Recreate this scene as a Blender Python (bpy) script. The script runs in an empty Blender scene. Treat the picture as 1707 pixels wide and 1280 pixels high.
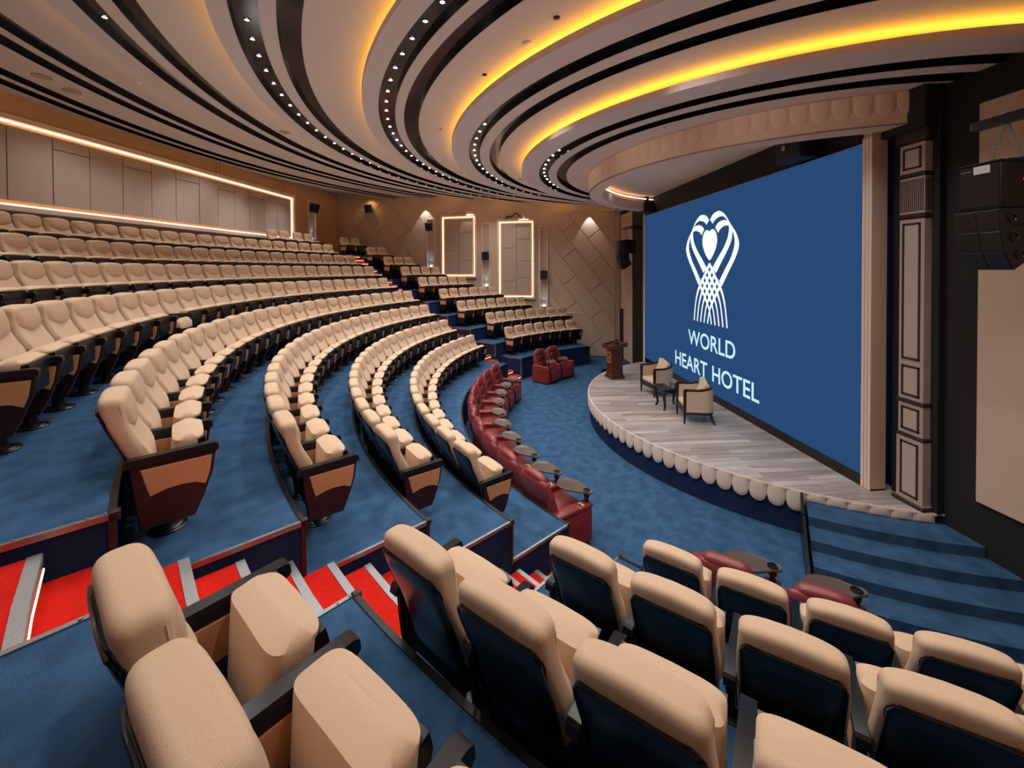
import bpy, bmesh, math, random
from math import sin, cos, pi, atan2, sqrt, hypot
from mathutils import Matrix, Vector
random.seed(7)
SC = bpy.context.scene
COL = SC.collection

# ------------------------------------------------------------------ materials
def srgb(r, g, b):
    f = lambda c: (c/255/12.92) if c/255 <= .04045 else ((c/255+.055)/1.055)**2.4
    return (f(r), f(g), f(b), 1)
def mat(name, col, rough=.5, metal=0., emit=None, estr=0., bump=0., bscale=60., var=0., vscale=3., spec=.5, sheen=0., coat=0.):
    m = bpy.data.materials.new(name); m.use_nodes = True
    nt = m.node_tree; N = nt.nodes; L = nt.links
    b = N['Principled BSDF']
    if len(col) == 3: col = (*col, 1)
    b.inputs['Base Color'].default_value = col
    b.inputs['Roughness'].default_value = rough
    b.inputs['Metallic'].default_value = metal
    b.inputs['Specular IOR Level'].default_value = spec
    if sheen: b.inputs['Sheen Weight'].default_value = sheen
    if coat: b.inputs['Coat Weight'].default_value = coat; b.inputs['Coat Roughness'].default_value = .1
    if emit:
        b.inputs['Emission Color'].default_value = (*emit[:3], 1)
        b.inputs['Emission Strength'].default_value = estr
    tc = N.new('ShaderNodeTexCoord')
    if bump:
        n = N.new('ShaderNodeTexNoise'); n.inputs['Scale'].default_value = bscale; n.inputs['Detail'].default_value = 4
        L.new(tc.outputs['Object'], n.inputs['Vector'])
        bp = N.new('ShaderNodeBump'); bp.inputs['Strength'].default_value = bump; bp.inputs['Distance'].default_value = .02
        L.new(n.outputs['Fac'], bp.inputs['Height']); L.new(bp.outputs['Normal'], b.inputs['Normal'])
    if var:
        n2 = N.new('ShaderNodeTexNoise'); n2.inputs['Scale'].default_value = vscale; n2.inputs['Detail'].default_value = 6
        L.new(tc.outputs['Object'], n2.inputs['Vector'])
        mx = N.new('ShaderNodeMix'); mx.data_type = 'RGBA'
        mx.inputs['A'].default_value = tuple(c*(1-var) for c in col[:3])+(1,)
        mx.inputs['B'].default_value = tuple(min(1, c*(1+var)) for c in col[:3])+(1,)
        mr = N.new('ShaderNodeMapRange'); mr.inputs['From Min'].default_value = .35; mr.inputs['From Max'].default_value = .65
        L.new(n2.outputs['Fac'], mr.inputs['Value'])
        L.new(mr.outputs['Result'], mx.inputs['Factor']); L.new(mx.outputs['Result'], b.inputs['Base Color'])
    return m
def fabric_mat(name, col, scale=420.):
    m = mat(name, col, rough=.9, spec=.2, sheen=.15)
    nt = m.node_tree; N = nt.nodes; L = nt.links; b = N['Principled BSDF']
    tc = N.new('ShaderNodeTexCoord')
    n = N.new('ShaderNodeTexNoise'); n.inputs['Scale'].default_value = scale; n.inputs['Detail'].default_value = 2
    L.new(tc.outputs['Object'], n.inputs['Vector'])
    bp = N.new('ShaderNodeBump'); bp.inputs['Strength'].default_value = .35; bp.inputs['Distance'].default_value = .003
    L.new(n.outputs['Fac'], bp.inputs['Height']); L.new(bp.outputs['Normal'], b.inputs['Normal'])
    mx = N.new('ShaderNodeMix'); mx.data_type = 'RGBA'
    mx.inputs['A'].default_value = tuple(c*.74 for c in col[:3])+(1,); mx.inputs['B'].default_value = tuple(min(1, c*1.22) for c in col[:3])+(1,)
    L.new(n.outputs['Fac'], mx.inputs['Factor']); L.new(mx.outputs['Result'], b.inputs['Base Color'])
    return m
def plank_mat():
    m = mat('stage_laminate', (.5, .5, .5), rough=.3, spec=.5)
    nt = m.node_tree; N = nt.nodes; L = nt.links; b = N['Principled BSDF']
    tc = N.new('ShaderNodeTexCoord')
    mp = N.new('ShaderNodeMapping'); mp.inputs['Rotation'].default_value = (0, 0, pi/2)
    L.new(tc.outputs['Object'], mp.inputs['Vector'])
    br = N.new('ShaderNodeTexBrick'); br.inputs['Scale'].default_value = 1
    br.inputs['Brick Width'].default_value = 1.3; br.inputs['Row Height'].default_value = .14
    br.inputs['Mortar Size'].default_value = .003; br.inputs['Bias'].default_value = 0
    br.inputs['Color1'].default_value = srgb(200, 190, 184); br.inputs['Color2'].default_value = srgb(160, 147, 142)
    br.inputs['Mortar'].default_value = srgb(120, 108, 104)
    L.new(mp.outputs['Vector'], br.inputs['Vector'])
    mp2 = N.new('ShaderNodeMapping'); mp2.inputs['Scale'].default_value = (16, 1.1, 1)
    L.new(tc.outputs['Object'], mp2.inputs['Vector'])
    n = N.new('ShaderNodeTexNoise'); n.inputs['Scale'].default_value = 1.3; n.inputs['Detail'].default_value = 8; n.inputs['Roughness'].default_value = .6
    L.new(mp2.outputs['Vector'], n.inputs['Vector'])
    cr = N.new('ShaderNodeMapRange'); cr.inputs['From Min'].default_value = .3; cr.inputs['From Max'].default_value = .7
    cr.inputs['To Min'].default_value = .6; cr.inputs['To Max'].default_value = 1.12
    L.new(n.outputs['Fac'], cr.inputs['Value'])
    mx = N.new('ShaderNodeVectorMath'); mx.operation = 'SCALE'
    L.new(br.outputs['Color'], mx.inputs[0]); L.new(cr.outputs['Result'], mx.inputs['Scale'])
    L.new(mx.outputs['Vector'], b.inputs['Base Color'])
    return m
def perforated_mat():
    m = mat('perforated_panel', srgb(196, 172, 156), rough=.7)
    nt = m.node_tree; N = nt.nodes; L = nt.links; b = N['Principled BSDF']
    tc = N.new('ShaderNodeTexCoord'); v = N.new('ShaderNodeTexVoronoi'); v.inputs['Scale'].default_value = 34; v.inputs['Randomness'].default_value = .05
    L.new(tc.outputs['Object'], v.inputs['Vector'])
    c = N.new('ShaderNodeMath'); c.operation = 'LESS_THAN'; c.inputs[1].default_value = .22
    L.new(v.outputs['Distance'], c.inputs[0])
    mx = N.new('ShaderNodeMix'); mx.data_type = 'RGBA'; mx.inputs['A'].default_value = srgb(196, 172, 156); mx.inputs['B'].default_value = srgb(92, 76, 66)
    L.new(c.outputs[0], mx.inputs['Factor']); L.new(mx.outputs['Result'], b.inputs['Base Color'])
    return m
def wood_mat(name, c1, c2, rough=.35):
    m = mat(name, c1, rough=rough)
    nt = m.node_tree; N = nt.nodes; L = nt.links; b = N['Principled BSDF']
    tc = N.new('ShaderNodeTexCoord'); mp = N.new('ShaderNodeMapping'); mp.inputs['Scale'].default_value = (9, 9, 1.2)
    L.new(tc.outputs['Object'], mp.inputs['Vector'])
    n = N.new('ShaderNodeTexNoise'); n.inputs['Scale'].default_value = 4; n.inputs['Detail'].default_value = 6
    L.new(mp.outputs['Vector'], n.inputs['Vector'])
    mx = N.new('ShaderNodeMix'); mx.data_type = 'RGBA'; mx.inputs['A'].default_value = c1; mx.inputs['B'].default_value = c2
    L.new(n.outputs['Fac'], mx.inputs['Factor']); L.new(mx.outputs['Result'], b.inputs['Base Color'])
    return m
def glass_mat():
    m = mat('clear_glass', (1, 1, 1), rough=.03)
    m.node_tree.nodes['Principled BSDF'].inputs['Transmission Weight'].default_value = .95
    return m
def emis(name, col, s):
    m = bpy.data.materials.new(name); m.use_nodes = True; N = m.node_tree.nodes; N.remove(N['Principled BSDF'])
    e = N.new('ShaderNodeEmission'); e.inputs['Color'].default_value = (*col[:3], 1); e.inputs['Strength'].default_value = s
    m.node_tree.links.new(e.outputs[0], N['Material Output'].inputs['Surface']); return m

M = {
 'fabric': fabric_mat('beige_seat_fabric', srgb(210, 181, 153)),
 'headfab': fabric_mat('beige_headrest_fabric', srgb(198, 165, 138)),
 'sidefab': fabric_mat('tan_side_fabric', srgb(208, 152, 108), 300.),
 'shell': mat('black_seat_shell', (.006, .007, .009), rough=.28, coat=.15),
 'blackpl': mat('black_plastic', (.008, .008, .009), rough=.3),
 'brown': mat('dark_brown_wood', srgb(44, 22, 22), rough=.4),
 'dkmetal': mat('dark_metal', (.03, .03, .033), rough=.35, metal=.6),
 'carpet': mat('blue_carpet', srgb(60, 92, 126), rough=1, spec=.05, bump=.6, bscale=160, var=.22, vscale=5),
 'riser': mat('navy_riser_carpet', srgb(34, 48, 82), rough=1, spec=.05, bump=.3, bscale=160, var=.12),
 'red': mat('red_stair_carpet', srgb(200, 38, 30), rough=1, spec=.05, bump=.4, bscale=200, var=.08, vscale=30),
 'alu': mat('aluminium', (.32, .32, .33), rough=.35, metal=.9),
 'steel': mat('galvanised_steel', (.55, .55, .55), rough=.3, metal=.9),
 'nosing': mat('ribbed_aluminium', (.36, .37, .38), rough=.42, metal=.6, bump=.2, bscale=90),
 'ceil': mat('ceiling_paint', srgb(226, 212, 204), rough=.85, spec=.2),
 'fascia': mat('fascia_paint', srgb(238, 210, 186), rough=.8, spec=.2),
 'groove': mat('black_gloss_groove', (.006, .007, .009), rough=.16),
 'wall': mat('beige_wall', srgb(205, 176, 150), rough=.8, spec=.2, bump=.05, bscale=200),
 'wallpad': mat('padded_wall_panel', srgb(208, 184, 164), rough=.75, spec=.25, bump=.05, bscale=120),
 'wallwarm': mat('warm_wall', srgb(206, 166, 128), rough=.8, spec=.2),
 'satin': mat('satin_grey_panel', srgb(186, 170, 158), rough=.5, spec=.4),
 'mould': mat('cream_moulding', srgb(232, 212, 196), rough=.5),
 'blackwall': mat('black_wall', (.010, .010, .011), rough=.75),
 'stage': plank_mat(), 'perf': perforated_mat(),
 'scallop': mat('cream_padded_valance', srgb(232, 214, 198), rough=.6, spec=.3),
 'taupe': mat('taupe_pilaster', srgb(178, 158, 150), rough=.55),
 'taupedk': mat('pilaster_brown_trim', srgb(46, 34, 32), rough=.5),
 'leather': mat('red_leather', srgb(130, 54, 54), rough=.32, spec=.5, bump=.12, bscale=45),
 'leatherdk': mat('dark_red_leather', srgb(92, 32, 34), rough=.36, bump=.1, bscale=45),
 'leatherside': mat('bright_red_leather', srgb(140, 34, 36), rough=.4),
 'cherry': wood_mat('cherry_panel', srgb(150, 52, 36), srgb(118, 34, 26)),
 'tray': mat('grey_tray', srgb(92, 78, 72), rough=.35),
 'lectern': wood_mat('lectern_wood', srgb(96, 52, 34), srgb(58, 28, 20)),
 'gold': mat('brass_plaque', srgb(190, 130, 60), rough=.35, metal=.6),
 'dkwood': mat('ebony_wood', srgb(34, 20, 20), rough=.25),
 'cream': fabric_mat('cream_upholstery', srgb(206, 184, 160)),
 'spk': mat('speaker_black', (.012, .013, .015), rough=.5, bump=.15, bscale=300),
 'glass': glass_mat(),
 'label': mat('silver_label', srgb(190, 186, 180), rough=.4),
 'white': mat('white_plastic', srgb(225, 220, 214), rough=.5),
 'red_led': emis('red_led', (1, .02, .02), 2),
 'cove': emis('amber_led', (1., .53, .045), 11),
 'warmled': emis('warm_led', (1., .60, .30), 5),
 'warmled2': emis('warm_led_back', (1., .66, .42), 5),
 'lamp': emis('downlight_glow', (1., .95, .9), 30),
 'cool': emis('cool_uplight', (.6, .8, 1.), 12),
 'stepled': emis('step_led', (1., .42, .22), 4),
 'screen': emis('screen_blue', (.0205, .066, .170), .9),
 'logo': emis('screen_white', (.93, .97, 1.), .92),
 'text': emis('screen_pale_blue', (.60, .87, .97), .9),
}
M['num'] = mat('white_print', (.8, .8, .8), rough=.5)

# ------------------------------------------------------------------ mesh helpers
class MB:
    def __init__(s): s.v = []; s.f = []; s.mi = []
    def add(s, V, F, mi=0, T=None):
        o = len(s.v)
        s.v += [tuple(T @ Vector(p)) if T else tuple(p) for p in V]
        s.f += [tuple(i+o for i in f) for f in F]; s.mi += [mi]*len(F)
    def box(s, x0, x1, y0, y1, z0, z1, b=0., seg=2, mi=0, T=None):
        bm = bmesh.new(); bmesh.ops.create_cube(bm, size=1)
        for v in bm.verts:
            v.co = Vector(((x0+x1)/2+v.co.x*(x1-x0), (y0+y1)/2+v.co.y*(y1-y0), (z0+z1)/2+v.co.z*(z1-z0)))
        if b: bmesh.ops.bevel(bm, geom=list(bm.edges), offset=b, segments=seg, affect='EDGES', profile=.5)
        s.add([v.co[:] for v in bm.verts], [[v.index for v in f.verts] for f in bm.faces] if not b else s._f(bm), mi, T); bm.free()
    def _f(s, bm):
        bm.verts.index_update(); return [[v.index for v in f.verts] for f in bm.faces]
    def prism(s, pts, a0, a1, axis='x', mi=0, T=None):
        """polygon pts (2D) extruded along axis; axis x: pts=(y,z); y: (x,z); z: (x,y)"""
        n = len(pts)
        m = {'x': lambda p, a: (a, p[0], p[1]), 'y': lambda p, a: (p[0], a, p[1]), 'z': lambda p, a: (p[0], p[1], a)}[axis]
        V = [m(p, a0) for p in pts]+[m(p, a1) for p in pts]
        F = [list(range(n))[::-1], list(range(n, 2*n))]+[[i, (i+1) % n, n+(i+1) % n, n+i] for i in range(n)]
        s.add(V, F, mi, T)
    def loft(s, rings, cap=True, mi=0, T=None, close=True):
        n = len(rings[0]); V = [p for r in rings for p in r]; F = []
        for i in range(len(rings)-1):
            for j in range(n if close else n-1):
                k = (j+1) % n
                F.append([i*n+j, i*n+k, (i+1)*n+k, (i+1)*n+j])
        if cap: F += [list(range(n))[::-1], [(len(rings)-1)*n+j for j in range(n)]]
        s.add(V, F, mi, T)
    def lathe(s, prof, n=24, c=(0, 0, 0), mi=0, T=None, ring=False):
        if ring:
            R = [[(c[0]+r*cos(2*pi*j/n), c[1]+r*sin(2*pi*j/n), c[2]+z) for j in range(n)] for r, z in list(prof)+[prof[0]]]
            s.loft(R, cap=False, mi=mi, T=T); return
        s.loft([[(c[0]+r*cos(2*pi*j/n), c[1]+r*sin(2*pi*j/n), c[2]+z) for j in range(n)] for r, z in prof], mi=mi, T=T)
    def tube(s, path, r, n=8, mi=0, T=None):
        rings = []; P = [Vector(p) for p in path]
        for i, p in enumerate(P):
            d = (P[min(i+1, len(P)-1)]-P[max(i-1, 0)]).normalized()
            a = d.cross(Vector((0, 0, 1)) if abs(d.z) < .9 else Vector((1, 0, 0))).normalized(); b = d.cross(a)
            rr = r[i] if isinstance(r, (list, tuple)) else r
            rings.append([tuple(p+a*rr*cos(2*pi*j/n)+b*rr*sin(2*pi*j/n)) for j in range(n)])
        s.loft(rings, mi=mi, T=T)
    def build(s, name, mats, parent=None, smooth=None, loc=None):
        me = bpy.data.meshes.new(name); me.from_pydata(s.v, [], s.f); me.update()
        mats = mats if isinstance(mats, (list, tuple)) else [mats]
        for m in mats: me.materials.append(m)
        if len(mats) > 1: me.polygons.foreach_set('material_index', s.mi)
        bm = bmesh.new(); bm.from_mesh(me); bmesh.ops.recalc_face_normals(bm, faces=bm.faces); bm.to_mesh(me); bm.free()
        if smooth is not None:
            me.shade_smooth()
            try: me.set_sharp_from_angle(angle=math.radians(smooth))
            except Exception: pass
        o = bpy.data.objects.new(name, me); COL.objects.link(o)
        if parent: o.parent = parent
        if loc: o.location = loc
        return o
def tag(o, label=None, cat=None, group=None, kind=None):
    if label: o['label'] = label
    if cat: o['category'] = cat
    if group: o['group'] = group
    if kind: o['kind'] = kind
    return o
def empty(name, loc, rz=0, label=None, cat=None, group=None):
    o = bpy.data.objects.new(name, None); COL.objects.link(o); o.location = loc; o.rotation_euler = (0, 0, rz)
    o.empty_display_size = .1
    return tag(o, label, cat, group)
def copy_tree(o, parent=None):
    c = o.copy(); COL.objects.link(c)
    if parent: c.parent = parent
    for ch in o.children: copy_tree(ch, c)
    return c
ORD = ['first','second','third','fourth','fifth','sixth','seventh','eighth','ninth','tenth','eleventh','twelfth','thirteenth','fourteenth','fifteenth','sixteenth','seventeenth','eighteenth','nineteenth','twentieth','twenty-first','twenty-second','twenty-third','twenty-fourth','twenty-fifth','twenty-sixth','twenty-seventh','twenty-eighth','twenty-ninth','thirtieth']
ORD += ['thirty-'+w for w in ORD[:9]] + ['fortieth'] + ['forty-'+w for w in ORD[:9]]
def catmull(P, n=6, closed=False):
    out = []; m = len(P)
    for i in range(m if closed else m-1):
        p = [P[(i+k-1) % m] if closed else P[min(max(i+k-1, 0), m-1)] for k in range(4)]
        for j in range(n):
            t = j/n
            out.append(tuple(.5*((2*p[1][c])+(-p[0][c]+p[2][c])*t+(2*p[0][c]-5*p[1][c]+4*p[2][c]-p[3][c])*t*t+(-p[0][c]+3*p[1][c]-3*p[2][c]+p[3][c])*t**3) for c in range(len(p[0]))))
    if not closed: out.append(tuple(P[-1]))
    return out

# ------------------------------------------------------------------ plan of the hall (metres)
FLOOR = -.2
RK = [8.526, 9.544, 10.561, 11.586, 12.573, 13.555, 14.54, 15.525]      # seat rows
FL = [.54, 1.007, 1.47, 1.93, 2.41, 2.862, 3.314, 3.776, 4.24]          # tier floors
ED = [7.5, 8.48, 9.53, 10.57, 11.54, 12.53, 13.51, 14.50, 15.56]        # tier front edges
BACK0 = 16.45; BSL = 1/6.
def side_x(y, sgn): return sgn*((8.4 if sgn > 0 else 8.45)+.28*(y-1.2))
def rmax(t, cy=0.):
    """distance from (0,cy) to the wall faces in direction t (0 = +y, + = +x)"""
    sx, sy = sin(t), cos(t); best = 60.
    s = 1 if sx >= 0 else -1
    a0 = (8.4 if s > 0 else 8.45)
    # s*x = a0+.28*(y-1.2)
    den = s*sx-.28*sy
    if den > 1e-6:
        r = (a0+.28*(cy-1.2))/den
        if r > 0: best = min(best, r)
    den = sy+BSL*sx if sx > -.24*max(sy, 0) else sy-BSL*sx
    if den > 1e-6:
        r = ((BACK0 if sx > -.24*max(sy, 0) else BACK0+2*4*BSL)-cy)/den
        if r > 0: best = min(best, r)
    if sy < -1e-6: best = min(best, (cy-.86)/(-sy) if cy > .86 else 60)
    return best
def arc_pts(t0, t1, step=.02):
    n = max(2, int(abs(t1-t0)/step)+1); return [t0+(t1-t0)*i/(n-1) for i in range(n)]
def sweep(mb, prof, t0, t1, cy=0., step=.02, mi=0, clamp=True, pad=.0):
    rings = []
    for t in arc_pts(t0, t1, step):
        rm = rmax(t, cy)-pad if clamp else 99
        if rm <= min(r for r, z in prof)+.02: continue
        rings.append([(min(r, rm)*sin(t), cy+min(r, rm)*cos(t), z) for r, z in prof])
    if len(rings) > 1: mb.loft(rings, mi=mi)
def rect(r0, r1, z0, z1): return [(r0, z0), (r1, z0), (r1, z1), (r0, z1)]

# ------------------------------------------------------------------ shell
mb = MB(); mb.box(-10.5, 9.5, -1, 14, FLOOR-.2, FLOOR); tag(mb.build('floor', M['carpet']), kind='structure')
TH_C = (lambda k: -.655-.005*k, lambda k: .60-.004*k)      # centre block edges
TH_N = -.750
NDZ = (-.045, -.045, -.065, -.075, -.06, -.05, -.05, -.05, -.05)                                              # the near block stands a touch lower
TH_F = lambda k: [.715, .684, .667, .655, .65, .645, .64, .635, .635][k]
trimno = [0]
def trim(mb, m, **kw):
    trimno[0] += 1; return tag(mb.build('trim_%d' % trimno[0], m, **kw), kind='structure')
for k in range(9):
    e0 = ED[k]; e1 = ED[k+1]+.06 if k < 8 else 30
    for (a, b) in ((TH_C[0](k), TH_C[1](k)), (TH_F(k), 1.213), (-1.213, TH_N)):
        ztop = FL[k]+((-.045, -.045, -.055, -.05, 0, 0, 0, 0, 0)[k] if b == TH_N else 0)
        t = MB()
        # carpeted top and navy riser: separate material slots
        rings = []
        for th in arc_pts(a, b, .02):
            rm = rmax(th)-.004
            if rm < e0+.05: continue
            P = [(min(r, rm)*sin(th), min(r, rm)*cos(th)) for r in (e0, e1)]
            rings.append([(P[0][0], P[0][1], FLOOR), (P[0][0], P[0][1], ztop), (P[1][0], P[1][1], ztop), (P[1][0], P[1][1], FLOOR)])
        n = len(rings); V = [p for r in rings for p in r]
        t.add(V, [[4*i, 4*(i+1), 4*(i+1)+1, 4*i+1] for i in range(n-1)]+[[0, 1, 2, 3], [4*(n-1)+j for j in (3, 2, 1, 0)]], 1)
        t.add(V, [[4*i+1, 4*(i+1)+1, 4*(i+1)+2, 4*i+2] for i in range(n-1)], 0)
        t.add(V, [[4*i+2, 4*(i+1)+2, 4*(i+1)+3, 4*i+3] for i in range(n-1)], 1)
        tag(t.build('floor', [M['carpet'], M['riser']]), kind='structure')
        # dark edge trim along the front, aluminium along the aisle edges
        t = MB(); z = ztop
        sweep(t, rect(e0-.012, e0+.022, z-.03, z+.008), a, b, step=.02, pad=.02)
        trim(t, M['dkmetal'])
        t = MB(); w = .022
        for th, s in ((a, 1), (b, -1)):
            rm = rmax(th)-.02
            if abs(th) > 1.2: continue
            ee = min(e1-.06, rm)
            if e0 >= ee: continue
            d = (sin(th), cos(th)); q = (cos(th)*s, -sin(th)*s)
            V = []
            for r in (e0-.01, ee):
                for o, zz in ((-.010, z-.026), (.016, z-.026), (.016, z+.008), (-.010, z+.008)):
                    V.append((d[0]*r+q[0]*o, d[1]*r+q[1]*o, zz))
            t.add(V, [[0, 1, 2, 3], [7, 6, 5, 4], [0, 4, 5, 1], [1, 5, 6, 2], [2, 6, 7, 3], [3, 7, 4, 0]], 0)
            # vertical corner trim
            zb = FLOOR if k == 0 else FL[k-1]
            V = []
            for zz in (zb, z):
                for r, o in ((e0-.012, -.012), (e0+.02, -.012), (e0+.02, .02), (e0-.012, .02)):
                    V.append((d[0]*r+q[0]*o, d[1]*r+q[1]*o, zz))
            t.add(V, [[0, 1, 2, 3], [7, 6, 5, 4], [0, 4, 5, 1], [1, 5, 6, 2], [2, 6, 7, 3], [3, 7, 4, 0]], 1 if th < 0 else 0)
            # rivets and the bolted corner block
            for r in [e0+.03, e0+.1]+[e0+.35+.3*i for i in range(3)]:
                if r < ee-.05: t.lathe([(.001, 0), (.008, .001), (.006, .006), (.001, .007)], 6, (d[0]*r+q[0]*.006, d[1]*r+q[1]*.006, z+.008), mi=0)
            if th < 0: t.box(-.022, .022, -.03, .02, -.04, .016, b=.006, seg=1, mi=1, T=Matrix.Translation((d[0]*(e0-.0)+q[0]*.01, d[1]*(e0-.0)+q[1]*.01, z)) @ Matrix.Rotation(-th, 4, 'Z'))
        if t.v: trim(t, [M['alu'], M['brown']])

# aisle stairs: each stair a thing, each step a part with its nosing and its light strip
def stairs(name, t0f, t1f, label):
    root = empty(name, (0, 0, 0), 0, label, 'stairs')
    n = 29
    for i in range(n):
        z = 2.01+.1575*(i-13)
        r0 = 11.23+(z-2.01)*1.81; r1 = r0+.38
        tm = (r0-7.5); a = t0f(r0)+.001; b = t1f(r0)-.001
        s = MB(); sweep(s, rect(r0, r1, max(FLOOR, z-.62), z), a, b, step=.03, pad=.02)
        st = s.build('step', M['red'], root)
        nn = MB(); sweep(nn, rect(r0-.008, r0+.044, z-.012, z+.006), a, b, step=.03, pad=.02)
        sweep(nn, rect(r0-.010, r0-.004, z-.045, z), a, b, step=.03, pad=.02)
        nn.build('nosing', M['nosing'], st)
        l = MB(); sweep(l, rect(r0-.016, r0-.010, z-.075, z-.062), a+.002, b-.002, step=.03, pad=.02)
        l.build('light_strip', M['stepled'], st)
    return root
def cn(r): k = min(8, max(0, (r-7.5)))/1.; return -.655-.005*k
def cf(r): k = min(8, max(0, (r-7.5)))/1.; return .60-.004*k
def ff(r):
    x = min(7.99, max(0, (r-7.5))); i = int(x); return TH_F(i)+(TH_F(i+1)-TH_F(i))*(x-i)
stairs('aisle_stairs', lambda r: TH_N, cn, 'near red carpeted aisle stairs with wide silver nosings, beside the foreground seats')
stairs('aisle_stairs', cf, ff, 'distant red carpeted aisle stairs glowing between the centre block and far block')

# walls
def wallseg(name, p0, p1, z0, z1, m, th=.2):
    """vertical wall, inner face on p0-p1, thickness outward"""
    d = Vector((p1[0]-p0[0], p1[1]-p0[1])).normalized(); n = Vector((d.y, -d.x))*th   # outward = right of p0->p1
    t = MB(); V = []
    for z in (z0, z1): V += [(p0[0], p0[1], z), (p1[0], p1[1], z), (p1[0]+n.x, p1[1]+n.y, z), (p0[0]+n.x, p0[1]+n.y, z)]
    t.add(V, [[0, 1, 2, 3], [7, 6, 5, 4], [0, 4, 5, 1], [1, 5, 6, 2], [2, 6, 7, 3], [3, 7, 4, 0]])
    return tag(t.build(name, m), kind='structure')
yc = (BACK0-8.4/6+.28*1.2/6)/(1+.28/6); xc = side_x(yc, 1)
yn = (BACK0+8*BSL-8.45/6+.28*1.2/6)/(1+.28/6); xn = -side_x(yn, 1)-.45
wall_far = wallseg('wall_far_side', (side_x(.7, 1), .7), (xc, yc), FLOOR-.1, 8.0, M['wallpad'])
wallseg('wall_near_side', (xn, yn), (side_x(.7, -1), .7), FLOOR-.1, 8.0, M['wallwarm'])
wallseg('wall_back', (xc, yc), (-4, BACK0+4*BSL), FLOOR-.1, 8.0, M['wallwarm'])
wallseg('wall_back', (-4, BACK0+4*BSL), (xn, yn), FLOOR-.1, 8.0, M['wallwarm'])
# herringbone relief pads on the far side wall: real shallow boxes, one wall covering
def wall_T(p0, ang): return Matrix.Translation((p0[0], p0[1], 0)) @ Matrix.Rotation(ang, 4, 'Z')
FA = atan2(1, .28)                                   # local X runs along +y, local +Y points into the hall
FT = wall_T((8.4, 1.2), FA); LSC = sqrt(1+.28**2)
def fs(y): return (y-1.2)*LSC
def wall_pt(T, s, z, d=0): return T @ Vector((s, d, z))
relief = MB()
def clip_poly(P, a, b, c):
    out = []
    for i in range(len(P)):
        p, q = P[i], P[(i+1) % len(P)]
        fp, fq = a*p[0]+b*p[1]-c, a*q[0]+b*q[1]-c
        if fp <= 0: out.append(p)
        if (fp < 0 < fq) or (fq < 0 < fp):
            t = fp/(fp-fq); out.append((p[0]+(q[0]-p[0])*t, p[1]+(q[1]-p[1])*t))
    return out
zones = [(-.1, fs(3.85), -.2, 6.3), (fs(10.0), fs(14.8), 3.4, 7.3)]
holes = []
ca, sa = cos(math.radians(52)), sin(math.radians(52))
LW, LH = 1.95, .72
for (x0, x1, z0, z1) in zones:
    for i in range(-14, 15):
        for j in range(-16, 17):
            u0 = i*LW+(.5*LW if j % 2 else 0); v0 = j*LH
            g = .013
            P = [(u0+g, v0+g), (u0+LW-g, v0+g), (u0+LW-g, v0+LH-g), (u0+g, v0+LH-g)]
            P = [(ca*u-sa*v+2.2, sa*u+ca*v+3.) for u, v in P]
            for (a, b, c) in ((-1, 0, -x0), (1, 0, x1), (0, -1, -z0), (0, 1, z1)):
                P = clip_poly(P, a, b, c)
                if len(P) < 3: break
            if len(P) < 3: continue
            m = Vector((sum(p[0] for p in P)/len(P), sum(p[1] for p in P)/len(P)))
            V = [(p[0], .004, p[1]) for p in P]+[(p[0]+(m.x-p[0])*.02/max(.1, (m-Vector(p)).length)*1.2, .030, p[1]+(m.y-p[1])*.02/max(.1, (m-Vector(p)).length)*1.2) for p in P]
            n = len(P)
            relief.add(V, [[n+q for q in range(n)]]+[[q, (q+1) % n, n+(q+1) % n, n+q] for q in range(n)], T=FT)
tag(relief.build('wall_far_side_panelling', M['wallpad']), kind='structure')
# low plinth line on the far side wall
t = MB()
for (a, b, zz) in ((fs(2.6), fs(3.8), 1.72), (fs(10.1), fs(11.4), 4.1)): t.box(a, b, .0, .05, zz, zz+.04, T=FT)
trim(t, M['mould'])

# ------------------------------------------------------------------ front portal
PW = .9
t = MB()
def front_wall(s, m_out):
    x1 = side_x(PW, s)
    wallseg('wall_front', (s*4.62, PW) if s > 0 else (x1, PW), (x1, PW) if s > 0 else (s*4.62, PW), FLOOR-.1, 7.6, M['blackwall'])
t = MB(); t.box(-9.4, -4.60, -1.5, -1.35, 5.9, 8.0); tag(t.build('wall_front', M['ceil']), kind='structure')
t = MB(); t.box(-9.4, -9.2, -1.5, 1.2, FLOOR, 8.0); tag(t.build('wall_near_side', M['blackwall']), kind='structure')
t = MB(); t.box(-8.7, -4.60, PW-.3, PW, FLOOR-.1, 6.145); tag(t.build('wall_front', M['blackwall']), kind='structure')
t = MB(); t.box(4.60, 8.6, PW-.3, PW, FLOOR-.1, 7.6); tag(t.build('wall_front', M['blackwall']), kind='structure')
t = MB(); t.box(-4.62, 4.62, PW-.3, PW-.1, FLOOR, 7.6); tag(t.build('wall_front', M['blackwall']), kind='structure')
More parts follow.
